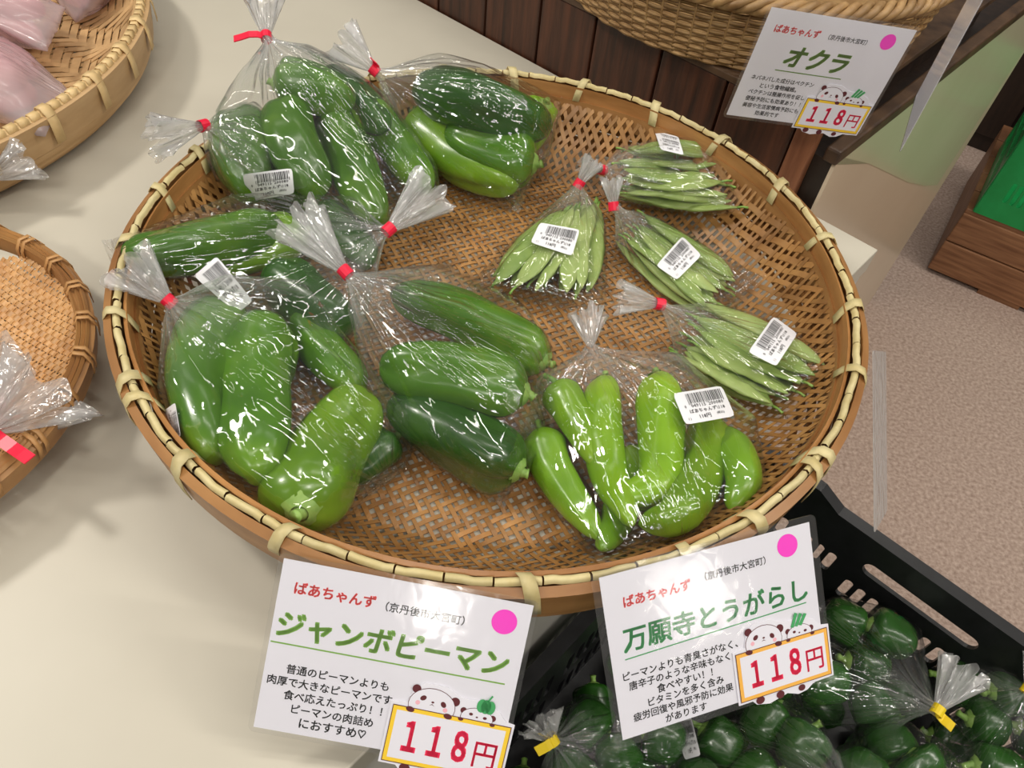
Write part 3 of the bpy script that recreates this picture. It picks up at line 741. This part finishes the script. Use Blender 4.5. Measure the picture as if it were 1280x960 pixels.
# ---- flat bean bags
def beans(bag, desc, A, B, n, layers, bow, wd=0.0200):
    for L in range(layers):
        m = n - L
        for i in range(m):
            s = (i + 0.5 + random.uniform(-0.25, 0.25)) / m
            a = np.array(A[0]) * (1 - s) + np.array(A[1]) * s + np.random.RandomState(int(i * 31 + L * 7 + ord(bag[0]) * 3)).uniform(-5, 5, 2)
            b = np.array(B[0]) * (1 - s) + np.array(B[1]) * s + np.random.RandomState(int(i * 17 + L * 5 + ord(bag[0]))).uniform(-6, 6, 2)
            s0, s1 = random.uniform(0, 0.10), random.uniform(0.9, 1.0)
            a, b = a + (b - a) * s0, a + (b - a) * s1
            if random.random() < 0.4: a, b = b, a
            mid = (a + b) / 2 + np.array((-(b - a)[1], (b - a)[0])) * bow * random.uniform(-1, 1)
            h = 0.0065 + 0.0085 * L + 0.001 * (i % 2)
            pts = lifted([tuple(a), tuple(mid) + (4.0 if L else 2.0,), tuple(b)], 0.0, h, zmain)
            bean(bag, 'flat green bean pod inside the clear bag ' + desc, 'beans in the bag ' + desc, pts, wd * random.uniform(0.85, 1.1), 0.0075, random.choice(M_bean), random.uniform(-0.45, 0.45))
beans('F', 'fanning out below a red tie', [(712, 256), (752, 250)], [(600, 352), (748, 372)], 7, 3, 0.10)
beans('G', 'nearest the far rim', [(778, 176), (770, 252)], [(898, 180), (922, 262)], 7, 4, 0.08)
beans('H', 'between two other bean bags', [(772, 300), (808, 264)], [(880, 395), (932, 352)], 5, 3, 0.07)
beans('I', 'overlapping the lime-green peppers', [(848, 450), (878, 374)], [(968, 515), (1036, 456)], 7, 3, 0.07)
kw = dict(crumple=0.004, pleat=0.003, spread=0.012)
tb, bv = film_bag('bean_bag', 'G', 'clear bag of flat green beans resting nearest the far rim', (752, 212, 0.045), [(932, 205, 0.03), (930, 272, 0.03)], (728, 206, 0.06), **kw)
sticker(tb, bv, [(818, 163), (848, 171), (855, 194), (826, 187)])
tb, bv = film_bag('bean_bag', 'F', 'clear bag of flat beans fanned out below its red tie', (724, 230, 0.050), [(584, 358, 0.014), (755, 388, 0.014)], (742, 202, 0.07), **kw)
sticker(tb, bv, [(675, 278), (725, 287), (715, 320), (663, 303)])
tb, bv = film_bag('bean_bag', 'H', 'clear bag of flat beans lying between two other bean bags', (767, 258, 0.045), [(880, 405, 0.014), (944, 352, 0.02)], (764, 224, 0.065), **kw)
sticker(tb, bv, [(820, 332), (853, 295), (877, 319), (846, 350)])
tb, bv = film_bag('bean_bag', 'I', 'clear bag of flat beans whose end touches the right rim', (824, 380, 0.050), [(985, 532, 0.03), (1050, 455, 0.04)], (776, 372, 0.058), **dict(kw, spread=0.016))
sticker(tb, bv, [(935, 440), (967, 395), (997, 417), (970, 458)])

# ------------------------------------------------------------------ milky bags in the left baskets
def root(bag, label, group, pix, rad, lay, zf, mat=M_pinkv):
    pts = spline(lifted(pix, rad / 1000, lay / 1000, zf), 14); n = 16; V = []; sd = random.uniform(0, 50); rad /= 1000
    fr = frames(pts)
    for i in range(14):
        s = i / 13; r = rad * (math.sin(math.pi * (0.06 + 0.88 * s)) ** 0.55)
        for k in range(n):
            a = 2 * math.pi * k / n; g = 1 + 0.1 * noise.noise(Vector((math.cos(a) + sd, math.sin(a), s * 3)))
            V.append(pts[i] + r * g * (math.cos(a) * fr[i][0] + math.sin(a) * fr[i][1]))
    Fc = grid_faces(14, n) + [tuple(range(n))[::-1], tuple(13 * n + k for k in range(n))]
    o = mesh('pink_root', V, Fc, mat, None, origin=np.mean(V, 0)); tag(o, label, 'root vegetable', group); CONT.setdefault(bag, []).extend(V)
    m = MB(); e = pts[-1]; d = fr[-1][2]; m.tube([e, e + d * 0.012, e + d * 0.022 + UP * 0.002], [0.005, 0.003, 0.001], 6); m.build('root_tip', mat, o, smooth=True)
zl = lambda p: lz(min(math.hypot(p[0] - LC[0], p[1] - LC[1]), 0.366))
zm = lambda p: mz(min(math.hypot(p[0] - MC[0], p[1] - MC[1]), 0.170))
for i, px in enumerate(([(42, 88), (-10, 70), (-60, 55)], [(40, 118), (-10, 112), (-60, 105)], [(25, 100), (-20, 90), (-70, 80)])):
    root('P', 'pink root inside the milky bag lying against the tan basket rim', 'roots in the lower milky bag', px, 24, 2 + 22 * (i == 2), zl)
for i, px in enumerate(([(45, 45), (0, 25), (-50, 15)], [(50, 12), (0, 0), (-50, -15)])):
    root('Q', 'pink root inside the middle milky bag of the tan basket', 'roots in the middle milky bag', px, 22, 26 * i, zl)
for i, px in enumerate(([(100, 0), (85, -25), (60, -50)], [(130, -20), (100, -40), (70, -60)])):
    root('R', 'pink root inside the farthest milky bag of the tan basket', 'roots in the farthest milky bag', px, 24, 14 * i, zl)
mk = dict(tape=None, mat=M_milky, matn=M_milky, zf=zl, crumple=0.008)
film_bag('milky_bag', 'P', 'milky plastic bag of pink roots resting against the tan basket rim', (-110, 60, 0.07), [(62, 178, 0.06), (88, 120, 0.035)], (-150, 40, 0.08), **mk)
film_bag('milky_bag', 'Q', 'milky plastic bag of pink roots in the middle of the tan basket', (-100, -20, 0.09), [(60, 64, 0.05), (80, 10, 0.05)], (-140, -40, 0.10), **mk)
film_bag('milky_bag', 'R', 'milky plastic bag of pink roots at the back of the tan basket', (30, -90, 0.08), [(95, 28, 0.02), (150, -8, 0.03)], (0, -130, 0.10), **mk)
for i, px in enumerate(([(-10, 475), (-50, 470), (-90, 460)], [(-5, 510), (-45, 505), (-90, 500)])):
    root('S', 'pink root inside the clear bag in the small fine-woven basket', 'roots in the small basket', px, 20, 2, zm)
film_bag('vegetable_bag', 'S', 'clear bag with a crumpled gathered tail and red tape in the small basket', (-14, 538, 0.060), [(-110, 430, 0.05), (-115, 520, 0.05)], (62, 478, 0.066), zf=zm, flag=(44, 574, 0.058), matn=M_filmn, spread=0.042)
for i, px in enumerate(([(-40, 225), (-80, 235), (-120, 245)],)):
    root('U', 'pink root inside the clear bag lying on the cream table', None, px, 20, 2, lambda p: 0.0)
film_bag('vegetable_bag', 'U', 'clear bag with a bright crinkled tail lying on the cream table', (-12, 222, 0.04), [(-130, 215, 0.01), (-135, 270, 0.01)], (36, 198, 0.05), zf=lambda p: 0.0, tape=None, spread=0.022)

# ------------------------------------------------------------------ price cards
def rounded(w_, h_, r, n=5):
    out = []
    for cx, cy, a0 in ((w_ / 2 - r, h_ / 2 - r, 0), (-w_ / 2 + r, h_ / 2 - r, 90), (-w_ / 2 + r, -h_ / 2 + r, 180), (w_ / 2 - r, -h_ / 2 + r, 270)):
        for k in range(n + 1):
            a = math.radians(a0 + 90 * k / n); out.append((cx + r * math.cos(a), cy + r * math.sin(a)))
    return out
def disc(cx, cy, rx, ry=None, n=24, rot=0):
    ry = ry or rx; c, s = math.cos(rot), math.sin(rot)
    return [(cx + rx * math.cos(2 * math.pi * k / n) * c - ry * math.sin(2 * math.pi * k / n) * s, cy + rx * math.cos(2 * math.pi * k / n) * s + ry * math.sin(2 * math.pi * k / n) * c) for k in range(n)]
class Card:
    """flat laminated card; artwork in millimetres from the paper's top-left corner"""
    def __init__(s, label, TL, TR, BL, w_=154, h_=111, loose=False):
        s.TL = np.array(TL, float); s.X = unit(np.array(TR, float) - s.TL); y = np.array(BL, float) - s.TL; s.Y = unit(y - s.X * (y @ s.X)); s.N = unit(np.cross(s.Y, s.X)) * 1.0
        if s.N @ (CAM - s.TL) < 0: s.N = -s.N
        s.w, s.h = w_, h_; s.ox, s.oy = (w_ - 148) / 2, (h_ - 105) / 2
        s.t = thing('price_card', label, 'price card', s.at(74, 52.5, 0))
        s.plate('laminate', [(x + w_ / 2 - s.ox, y + h_ / 2 - s.oy) for x, y in rounded(w_, h_, 4)], M_lam if not loose else M_laml, -0.35, 0.35)
    def at(s, x, y, d): return s.TL + s.X * (x + s.ox) / 1000 + s.Y * (y + s.oy) / 1000 + s.N * d / 1000
    def plate(s, name, poly, mat, d0, d1, parent=None):
        n = len(poly); V = [s.at(x, y, d0) for x, y in poly] + [s.at(x, y, d1) for x, y in poly]
        return mesh(name, V, [tuple(range(n)), tuple(range(n, 2 * n))[::-1]] + [(i, n + i, n + (i + 1) % n, (i + 1) % n) for i in range(n)], mat, parent or s.t, smooth=False)
    def ink(s, name, polys, mat, d=0.2, parent=None):
        V = []; Fc = []
        for p in polys:
            n = len(V); V += [s.at(x, y, d) for x, y in p]; Fc.append(tuple(range(n, n + len(p))))
        return mesh(name, V, Fc, mat, parent or s.t, smooth=False)
    def text(s, body, x0, x1, yc, mat, bold=0.015, shear=0.0, h=None, d=0.2, parent=None, tilt=0.0, name='lettering'):
        U, Fc = fit_text(body, x0, x1, yc, bold, shear, h)
        return mesh(name, [s.at(x, y + (x - x0) * tilt, d) for x, y in U], Fc, mat, parent or s.t, smooth=False)
    def price(s, x0, y0, w_, h_, tilt, border, veg):
        """die-cut price tag standing proud of the card: frame, number and two little bears"""
        c, sn = math.cos(tilt), math.sin(tilt)
        def R(x, y): return (x0 + x * c - y * sn, y0 + x * sn + y * c)
        def RP(poly): return [R(x, y) for x, y in poly]
        base = RP([(-2, -2), (w_ * .10, -3), (w_ * .14, -12), (w_ * .22, -17), (w_ * .40, -17), (w_ * .52, -13), (w_ * .60, -12), (w_ * .72, -13), (w_ * .88, -8), (w_ * .94, -3), (w_ + 2, -2), (w_ + 2, h_ + 2), (w_ * .8, h_ + 2.5), (w_ * .72, h_ + 6), (w_ * .62, h_ + 7), (w_ * .5, h_ + 4), (w_ * .3, h_ + 7), (w_ * .16, h_ + 5), (w_ * .12, h_ + 2), (-2, h_ + 2)])
        tg = s.plate('price_tag', base, M_card, 0.45, 1.0)
        rect = lambda a, b, c_, d_: RP([(a, b), (c_, b), (c_, d_), (a, d_)])
        D = 1.15
        # heads behind the frame
        hx, hy, hr = w_ * .31, -3.5, w_ * .195
        s.ink('artwork_ears', [RP(disc(hx - hr * .78, hy - 9, 2.6)), RP(disc(hx + hr * .95, hy - 5.5, 2.8))], M_brown, D, tg)
        s.ink('artwork_outline', [RP(disc(hx, hy, hr + .35, 11.2))], M_brown, D + .05, tg)
        s.ink('artwork_face', [RP(disc(hx, hy, hr, 10.8))], M_card, D + .1, tg)
        s.ink('artwork_patches', [RP(disc(hx - hr * .42, hy - 4.2, 2.0, 1.5, rot=-.6)), RP(disc(hx + hr * .48, hy - 2.4, 2.0, 1.5, rot=.9)), RP(disc(hx + .2, hy - 2.6, .9, .6)),
              RP([(hx - 1.6, hy - .4), (hx, hy - 1.5), (hx + 1.6, hy - .2), (hx, hy - .9)])], M_brown, D + .15, tg)
        s.ink('artwork_blush', [RP(disc(hx - hr * .62, hy - .8, 1.4)), RP(disc(hx + hr * .60, hy + .8, 1.4))], M_blush, D + .14, tg)
        hx2, hy2, hr2 = w_ * .70, -1.5, w_ * .135
        s.ink('artwork_ears', [RP(disc(hx2 - hr2 * .9, hy2 - 3.6, 1.9)), RP(disc(hx2 + hr2 * .98, hy2 - 1.8, 2.0))], M_brown, D, tg)
        s.ink('artwork_outline', [RP(disc(hx2, hy2, hr2 + .3, 6.6))], M_brown, D + .05, tg)
        s.ink('artwork_face', [RP(disc(hx2, hy2, hr2, 6.3))], M_card, D + .1, tg)
        s.ink('artwork_patches', [RP(disc(hx2 - hr2 * .4, hy2 - 2.2, 1.2, .9)), RP(disc(hx2 + hr2 * .5, hy2 - 1.2, 1.2, .9)), RP(disc(hx2, hy2 - .9, .7, .5))], M_brown, D + .15, tg)
        if veg == 'pepper':
            vx, vy = hx2 + 4, hy2 - 8.5
            s.ink('artwork_vegetable', [RP(disc(vx - 2.6, vy, 3.0, 4.2)), RP(disc(vx + 2.6, vy + .3, 3.0, 4.2)), RP(disc(vx, vy + .2, 3.0, 4.4)), RP([(vx - .4, vy - 3), (vx + 2, vy - 7.5), (vx + 3, vy - 7), (vx + .8, vy - 3)])], M_inkgreen2, D + .2, tg)
        else:
            s.ink('artwork_vegetable', [RP([(hx2 - 6 + k * 3, hy2 - 6), (hx2 - 2 + k * 3.4, hy2 - 15 + k), (hx2 + .2 + k * 3.4, hy2 - 14 + k), (hx2 - 3.8 + k * 3, hy2 - 5.2)]) for k in range(3)], M_inkgreen2, D + .2, tg)
        # feet
        s.ink('artwork_feet', [RP(disc(w_ * .20, h_ + 2.6, 3.2, 2.6)), RP(disc(w_ * .42, h_ + 3.2, 3.0, 2.6)), RP(disc(w_ * .66, h_ + 3.2, 2.6, 2.2))], M_brown, D + .1, tg)
        s.ink('frame_outline', [rect(-.5, -.5, w_ + .5, h_ + .5)], M_brown, D + .22, tg)
        s.ink('frame_border', [rect(0, 0, w_, h_)], border, D + .27, tg)
        s.ink('frame_panel', [rect(2.4, 2.4, w_ - 2.4, h_ - 2.4)], M_card, D + .32, tg)
        s.ink('artwork_paws', [RP(disc(w_ * .14, .6, 2.6, 1.7, rot=.2)), RP(disc(w_ * .46, .6, 2.6, 1.7, rot=.2)), RP(disc(w_ * .57, .4, 1.6, 1.1)), RP(disc(w_ * .84, .4, 1.6, 1.1))], M_brown, D + .36, tg)
        for body, a, b in (('１１８', .13, .68), ('円', .74, .93)):
            U, Fc = fit_text(body, w_ * a, w_ * b, h_ * (.50 if body != '円' else .58), 0.034 if body != '円' else 0.01, h=h_ * (.58 if body != '円' else .46))
            mesh('lettering', [s.at(*R(x, y), D + .38) for x, y in U], Fc, M_inkprice, tg, smooth=False)
    def common(s, name_box, town_box, dot):
        s.plate('paper', [(0, 0), (148, 0), (148, 105), (0, 105)], M_card, -0.1, 0.1)
        s.text('ばあちゃんず', *name_box, M_inkred, 0.025)
        s.text('（京丹後市大宮町）', *town_box, M_ink, 0.012)
        s.ink('dot_sticker', [disc(dot[0], dot[1], dot[2], n=40)], M_pink, 0.24)

c = Card('laminated price card with a yellow-framed tag leaning on the basket, light green headline', (-0.0956, -0.312, 0.1055), (0.0578, -0.3163, 0.0929), (-0.1043, -0.3893, 0.0263))
c.common((9, 57, 16), (63, 110, 17), (133, 13, 7.6))
c.text('ジャンボピーマン', 3, 141, 39, M_inkgreen, 0.03, 0.12)
c.ink('underline', [[(1, 50.3), (141, 50.3), (141, 51.2), (1, 51.2)]], M_inkgreen)
for j, (b, x0, x1) in enumerate((('普通のピーマンよりも', 13, 74), ('肉厚で大きなピーマンです。', 3, 80), ('食べ応えたっぷり！！', 14, 73), ('ピーマンの肉詰め', 20, 69), ('におすすめ♡', 26, 66))):
    c.text(b, x0, x1, 65.5 + j * 8.0, M_ink, 0.016)
c.price(79, 75, 71, 35, 0.02, M_yin, 'pepper')

c = Card('laminated price card with an orange-framed tag hanging at the basket rim above the black crate', (0.0858, -0.2976, 0.1004), (0.2346, -0.2343, 0.0999), (0.1180, -0.3740, 0.0185), 158, 114)
c.common((13, 59, 19), (69, 113, 17), (130, 11.5, 7.6))
c.text('万願寺とうがらし', 9, 141, 43, M_inkgreen2, 0.022, 0.05)
c.ink('underline', [[(9, 54.5), (139, 52.2), (139, 53.0), (9, 55.3)]], M_inkgreen2)
for j, (b, x0, x1) in enumerate((('ピーマンよりも青臭さがなく、', 6, 86), ('唐辛子のような辛味もなく、', 9, 83), ('食べやすい！！', 27, 66), ('ビタミンを多く含み', 20, 73), ('疲労回復や風邪予防に効果', 9, 79), ('があります', 30, 59))):
    c.text(b, x0, x1, 65.5 + j * 6.9, M_ink, 0.016)
c.price(83, 73, 68, 32, 0.0, M_oin, 'long')

c = Card('laminated price card with an olive green headline hanging before the wicker bowl', (0.2111, 0.2071, 0.2332), (0.3620, 0.2341, 0.2179), (0.2007, 0.2026, 0.1228))
c.common((11, 57, 17), (66, 106, 17.5), (126, 14, 7.4))
c.text('オクラ', 33, 99, 40, M_inkgreen3, 0.03, 0.18)
c.ink('underline', [[(29, 54), (99, 54), (99, 55), (29, 55)]], M_inkgreen3)
for j, (b, x0, x1) in enumerate((('ネバネバした成分はペクチン', 9, 75), ('という食物繊維。', 21, 60), ('ペクチンは整腸作用を促し', 12, 72), ('便秘予防にも効果あり！！', 12, 71), ('美容や生活習慣病予防にも', 12, 72), ('効果的です', 28, 54))):
    c.text(b, x0, x1, 64 + j * 7.0, M_ink, 0.016)
c.price(75, 77, 70, 30, 0.0, M_yin, 'long')

# edge-on cards
p0 = CAM + ray(1124, 192) * 0.74; v = unit(P(1152, 95, p0[2]) - P(1124, 192, p0[2]))
c = Card('price card turned edge-on hanging beside the wicker bowl', p0 + UP * 0.154 + v * 0.111, p0 + UP * 0.154, p0 + v * 0.111, 111, 154)
c.plate('paper', [(20, -23), (128, -23), (128, 128), (20, 128)], M_card, -0.1, 0.1)
p0 = P(1091, 438, 0.082); best = min((abs(np.linalg.norm(CAM + ray(1102, 632) * t - p0) - 0.150), t) for t in np.linspace(0.35, 0.9, 400) if (CAM + ray(1102, 632) * t)[2] < 0.03)
p1 = CAM + ray(1102, 632) * best[1]; v = unit(P(1112, 430, p0[2]) - p0)
c = Card('clear laminated card hanging edge-on outside the right basket rim', p0, p0 + unit(ray(1100, 450) + 0.11 * _rt) * 0.1, p1, 108, 150, loose=True)

# ------------------------------------------------------------------ black crates with small pepper bags
def plate2d(outer, holes, thick, O, X, Y, name, mat, parent):
    cu = bpy.data.curves.new('plate', 'CURVE'); cu.dimensions = '2D'; cu.fill_mode = 'BOTH'; cu.extrude = thick / 2
    for poly in [outer] + holes:
        sp = cu.splines.new('POLY'); sp.points.add(len(poly) - 1); sp.use_cyclic_u = True
        for q, pt in zip(poly, sp.points): pt.co = (q[0], q[1], 0, 1)
    o = bpy.data.objects.new('plate', cu); me = bpy.data.meshes.new_from_object(o)
    Nn = np.cross(X, Y); V = [O + X * v.co[0] + Y * v.co[1] + Nn * v.co[2] for v in me.vertices]; Fc = [tuple(p.vertices) for p in me.polygons]
    bpy.data.objects.remove(o); bpy.data.curves.remove(cu); bpy.data.meshes.remove(me)
    return mesh(name, V, Fc, mat, parent, smooth=False)
def slot(cx, cy, w_, h_, n=4):
    r = min(w_, h_) / 2; return [(cx + x, cy + y) for x, y in rounded(w_, h_, r * 0.9, n)]
def crate(label, a0, b1, z0, CW, CL, CH, mat, X=N2, Yd=-N1, org=None, raised=0.014, name='plastic_crate', slots=True, ribs=True):
    """X across, Yd along the length; org is the corner at floor level"""
    O = W(a0, b1, z0) if org is None else np.array(org, float)
    t = thing(name, label, 'crate', O + X * CW / 2 + Yd * CL / 2)
    def wall(Lw, org_, dir_, nm, handle):
        top = CH
        out = [(0, 0), (Lw, 0), (Lw, top + raised), (Lw - 0.085, top + raised), (Lw - 0.112, top), (0.112, top), (0.085, top + raised), (0, top + raised)]
        hl = []; mid = Lw / 2
        if handle: hl.append(slot(mid, top - 0.042, 0.125, 0.020))
        if slots:
            n = int(Lw / 2 / 0.0152)
            for k in range(1, n):
                for sgn in (-1, 1):
                    xx = mid + sgn * k * 0.0152
                    if xx < 0.03 or xx > Lw - 0.03: continue
                    if handle:
                        far_ = k > 4
                        if k == 5: continue
                        yc = top - 0.095 + (0.022 if far_ else 0); hh = 0.012 if k in (1,) else 0.034
                    else: yc = top - 0.075; hh = 0.05
                    hl.append(slot(xx, yc + (0.010 if k == 1 and handle else 0), 0.0095, hh))
                    if yc - 0.075 > 0.035: hl.append(slot(xx, yc - 0.075, 0.0095, 0.05))
        plate2d(out, hl, 0.005, org_, dir_, UP, nm, mat, t)
        # rim lip
        m = MB(); nrm = np.cross(dir_, UP)
        zz = [(0, top + raised), (0.085, top + raised), (0.112, top), (Lw - 0.112, top), (Lw - 0.085, top + raised), (Lw, top + raised)]
        V = []
        for x_, y_ in zz:
            for dn, du in ((-0.003, 0), (0.011, 0), (0.011, -0.012), (0.0085, -0.012), (0.0085, -0.003), (-0.003, -0.003)): V.append(org_ + dir_ * x_ + UP * (y_ + du + 0.003) + nrm * dn)
        m.add(V, grid_faces(6, 6) + [tuple(range(6)), tuple(range(35, 29, -1))]); m.build('rim_lip', mat, t)
        for x_ in ((0.012, 0.115, Lw - 0.115, Lw - 0.012) if ribs else ()): MB().box(org_ + dir_ * (x_ - 0.002) + nrm * 0.002, dir_ * 0.004, nrm * 0.008, UP * (top - 0.01)).build('wall_rib', mat, t)
    wall(CW, O + X * CW if np.cross(-X, UP) @ (-Yd) > 0 else O, -X if np.cross(-X, UP) @ (-Yd) > 0 else X, 'end_wall', True)
    e = O + Yd * CL
    wall(CW, e if np.cross(X, UP) @ Yd > 0 else e + X * CW, X if np.cross(X, UP) @ Yd > 0 else -X, 'end_wall', True)
    wall(CL, O if np.cross(Yd, UP) @ (-X) > 0 else e, Yd if np.cross(Yd, UP) @ (-X) > 0 else -Yd, 'long_wall', False)
    s_ = O + X * CW
    wall(CL, s_ + Yd * CL if np.cross(-Yd, UP) @ X > 0 else s_, -Yd if np.cross(-Yd, UP) @ X > 0 else Yd, 'long_wall', False)
    MB().box(O + UP * 0.004, X * CW, Yd * CL, UP * 0.006).build('crate_bottom', mat, t)
    return t
CB = 0.1839 - K1
crate('black plastic crate with oval slots full of small bagged peppers', 0.022, CB, -0.345, 0.45, 0.62, 0.190, M_blk)
crate('lower black plastic crate standing on the carpet under the full one', 0.022, CB, ZF, 0.45, 0.62, 0.335, M_blk, slots=False)
zcr = lambda p: -0.275
dk = [('K1', 'beside the cream table', [(735, 905), (770, 945), (715, 965), (800, 985), (830, 925)], (690, 925, -0.175), [(850, 900, -0.26), (820, 1010, -0.26)], (676, 900, -0.165), (672, 938, -0.17)),
      ('K2', 'below the crate handle slot', [(1000, 800), (1055, 775), (1030, 850), (1085, 830), (970, 850), (1115, 795), (1090, 880)], (1172, 888, -0.165), [(960, 790, -0.25), (1010, 760, -0.24)], (1205, 835, -0.150), (1186, 915, -0.17)),
      ('K3', 'in the outer crate corner', [(1200, 855), (1235, 905), (1270, 865), (1300, 920), (1250, 960)], (1285, 862, -0.165), [(1180, 960, -0.25), (1260, 1000, -0.25)], (1310, 830, -0.150), (1290, 885, -0.17)),
      ('K4', 'under the orange-framed card', [(900, 930), (955, 905), (1000, 935), (940, 975), (880, 985), (1020, 985)], (1060, 985, -0.165), [(860, 900, -0.25), (850, 990, -0.25)], (1085, 1000, -0.155), None),
      ('K5', 'at the crate middle', [(1110, 930), (1150, 960), (1080, 970), (1170, 1000), (1120, 1010)], (1060, 1040, -0.165), [(1150, 915, -0.25), (1210, 960, -0.25)], (1040, 1070, -0.155), None)]
for key, desc, cs, tie, cor, tail, flag in dk:
    for i, (x, y) in enumerate(cs):
        a = random.uniform(0, 6.28); L_ = random.uniform(24, 32)
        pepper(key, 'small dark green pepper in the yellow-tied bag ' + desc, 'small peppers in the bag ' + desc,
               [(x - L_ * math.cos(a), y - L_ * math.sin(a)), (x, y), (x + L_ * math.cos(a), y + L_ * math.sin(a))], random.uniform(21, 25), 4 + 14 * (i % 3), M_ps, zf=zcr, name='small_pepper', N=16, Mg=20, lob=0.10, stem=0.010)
    tb, bv = film_bag('pepper_bag', key, 'clear yellow-tied bag of small dark peppers ' + desc, tie, cor, tail, tape=M_yel, flag=flag, zf=zcr, crumple=0.012, pleat=0.008, spread=0.022)
    if key == 'K4': sticker(tb, bv, [(842, 900), (864, 896), (876, 944), (856, 950)])
for i in range(7):                                      # bottom layer of peppers, seen between the bags
    for j in range(10):
        q = W(0.058 + i * 0.0605 + random.uniform(-0.005, 0.005), CB - 0.04 - j * 0.059 + random.uniform(-0.005, 0.005)); a = random.uniform(0, 6.28)
        e = np.array((math.cos(a), math.sin(a), 0)) * 0.021; A_, B_ = proj(q - e + UP * -0.31), proj(q + e + UP * -0.31)
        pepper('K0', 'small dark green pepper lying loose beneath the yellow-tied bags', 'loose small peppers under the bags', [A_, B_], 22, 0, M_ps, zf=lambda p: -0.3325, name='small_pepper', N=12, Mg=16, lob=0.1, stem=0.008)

# ------------------------------------------------------------------ right background: wooden box, green crate, dark cabinet
u = unit(P(1280, 392, ZF) - P(1156, 339, ZF)); v = np.array([-u[1], u[0], 0]); O = P(1156, 339, ZF)
T = thing('wooden_box', 'worn brown wooden box on the carpet under the green crate', 'box', O + u * 0.3 + v * 0.25)
MB().box(O + UP * 0.012, u * 0.62, v * 0.02, UP * 0.088).build('plank', M_box, T, bevel=0.003)
MB().box(O + UP * 0.103, u * 0.62, v * 0.02, UP * 0.082).build('plank', M_box, T, bevel=0.003)
MB().box(O + v * 0.02 + UP * 0.012, u * 0.02, v * 0.46, UP * 0.173).build('plank', M_box, T, bevel=0.003)
MB().box(O + u * 0.6 + v * 0.02 + UP * 0.012, u * 0.02, v * 0.46, UP * 0.173).build('plank', M_box, T, bevel=0.003)
for k in range(5): MB().box(O + v * (0.002 + k * 0.097) + UP * 0.185, u * 0.62, v * 0.093, UP * 0.012).build('top_plank', M_box, T, bevel=0.002)
MB().box(O + u * 0.13 + v * 0.002, u * 0.10, v * 0.45, UP * 0.012).build('runner', M_box, T)
MB().box(O + u * 0.42 + v * 0.002, u * 0.10, v * 0.45, UP * 0.012).build('runner', M_box, T)
gO = P(1217, 264, ZF + 0.197)
crate('bright green slotted plastic crate standing on the wooden box', 0, 0, 0, 0.42, 0.34, 0.22, M_grn, X=u, Yd=v, org=gO, raised=0.0, ribs=False)
A_, B_ = P(1203, 179, ZF), P(1244, 195, ZF); u2 = unit(B_ - A_); v2 = np.array([-u2[1], u2[0], 0])
T = thing('dark_cabinet', 'very dark wooden cabinet standing behind the green crate', 'cabinet', A_ + v2 * 0.2)
MB().box(A_ - u2 * 0.7, u2 * 2.4, v2 * 0.4, UP * 1.0).build('cabinet_body', M_dark, T)
for k in range(6): MB().box(A_ - u2 * 0.7 + u2 * 0.4 * k - v2 * 0.012 + UP * 0.05, u2 * 0.392, v2 * 0.012, UP * 0.9).build('cabinet_door', M_dark, T, bevel=0.003)

# okra in the wicker bowl
for i in range(7):
    a = random.uniform(0, 6.28); c0 = np.array([BC[0] - 0.09 + 0.025 * i, BC[1] - 0.15 + 0.012 * (i % 3), zb + 0.075]); dv = np.array([math.cos(a), math.sin(a), 0.05]) * 0.045
    m = MB(); m.tube([c0 - dv, c0 - dv * 0.7, c0, c0 + dv * 0.7, c0 + dv], [0.007, 0.0085, 0.0075, 0.005, 0.001], 5)
    o = m.build('okra_pod', M_pm, None, smooth=False, origin=c0); tag(o, 'slender green okra pod lying in the wicker bowl', 'okra', 'okra pods in the wicker bowl')
    m = MB(); m.tube([c0 - dv, c0 - dv * 1.12, c0 - dv * 1.3], [0.0075, 0.004, 0.0035], 6); m.build('okra_cap', M_stem, o, smooth=True)
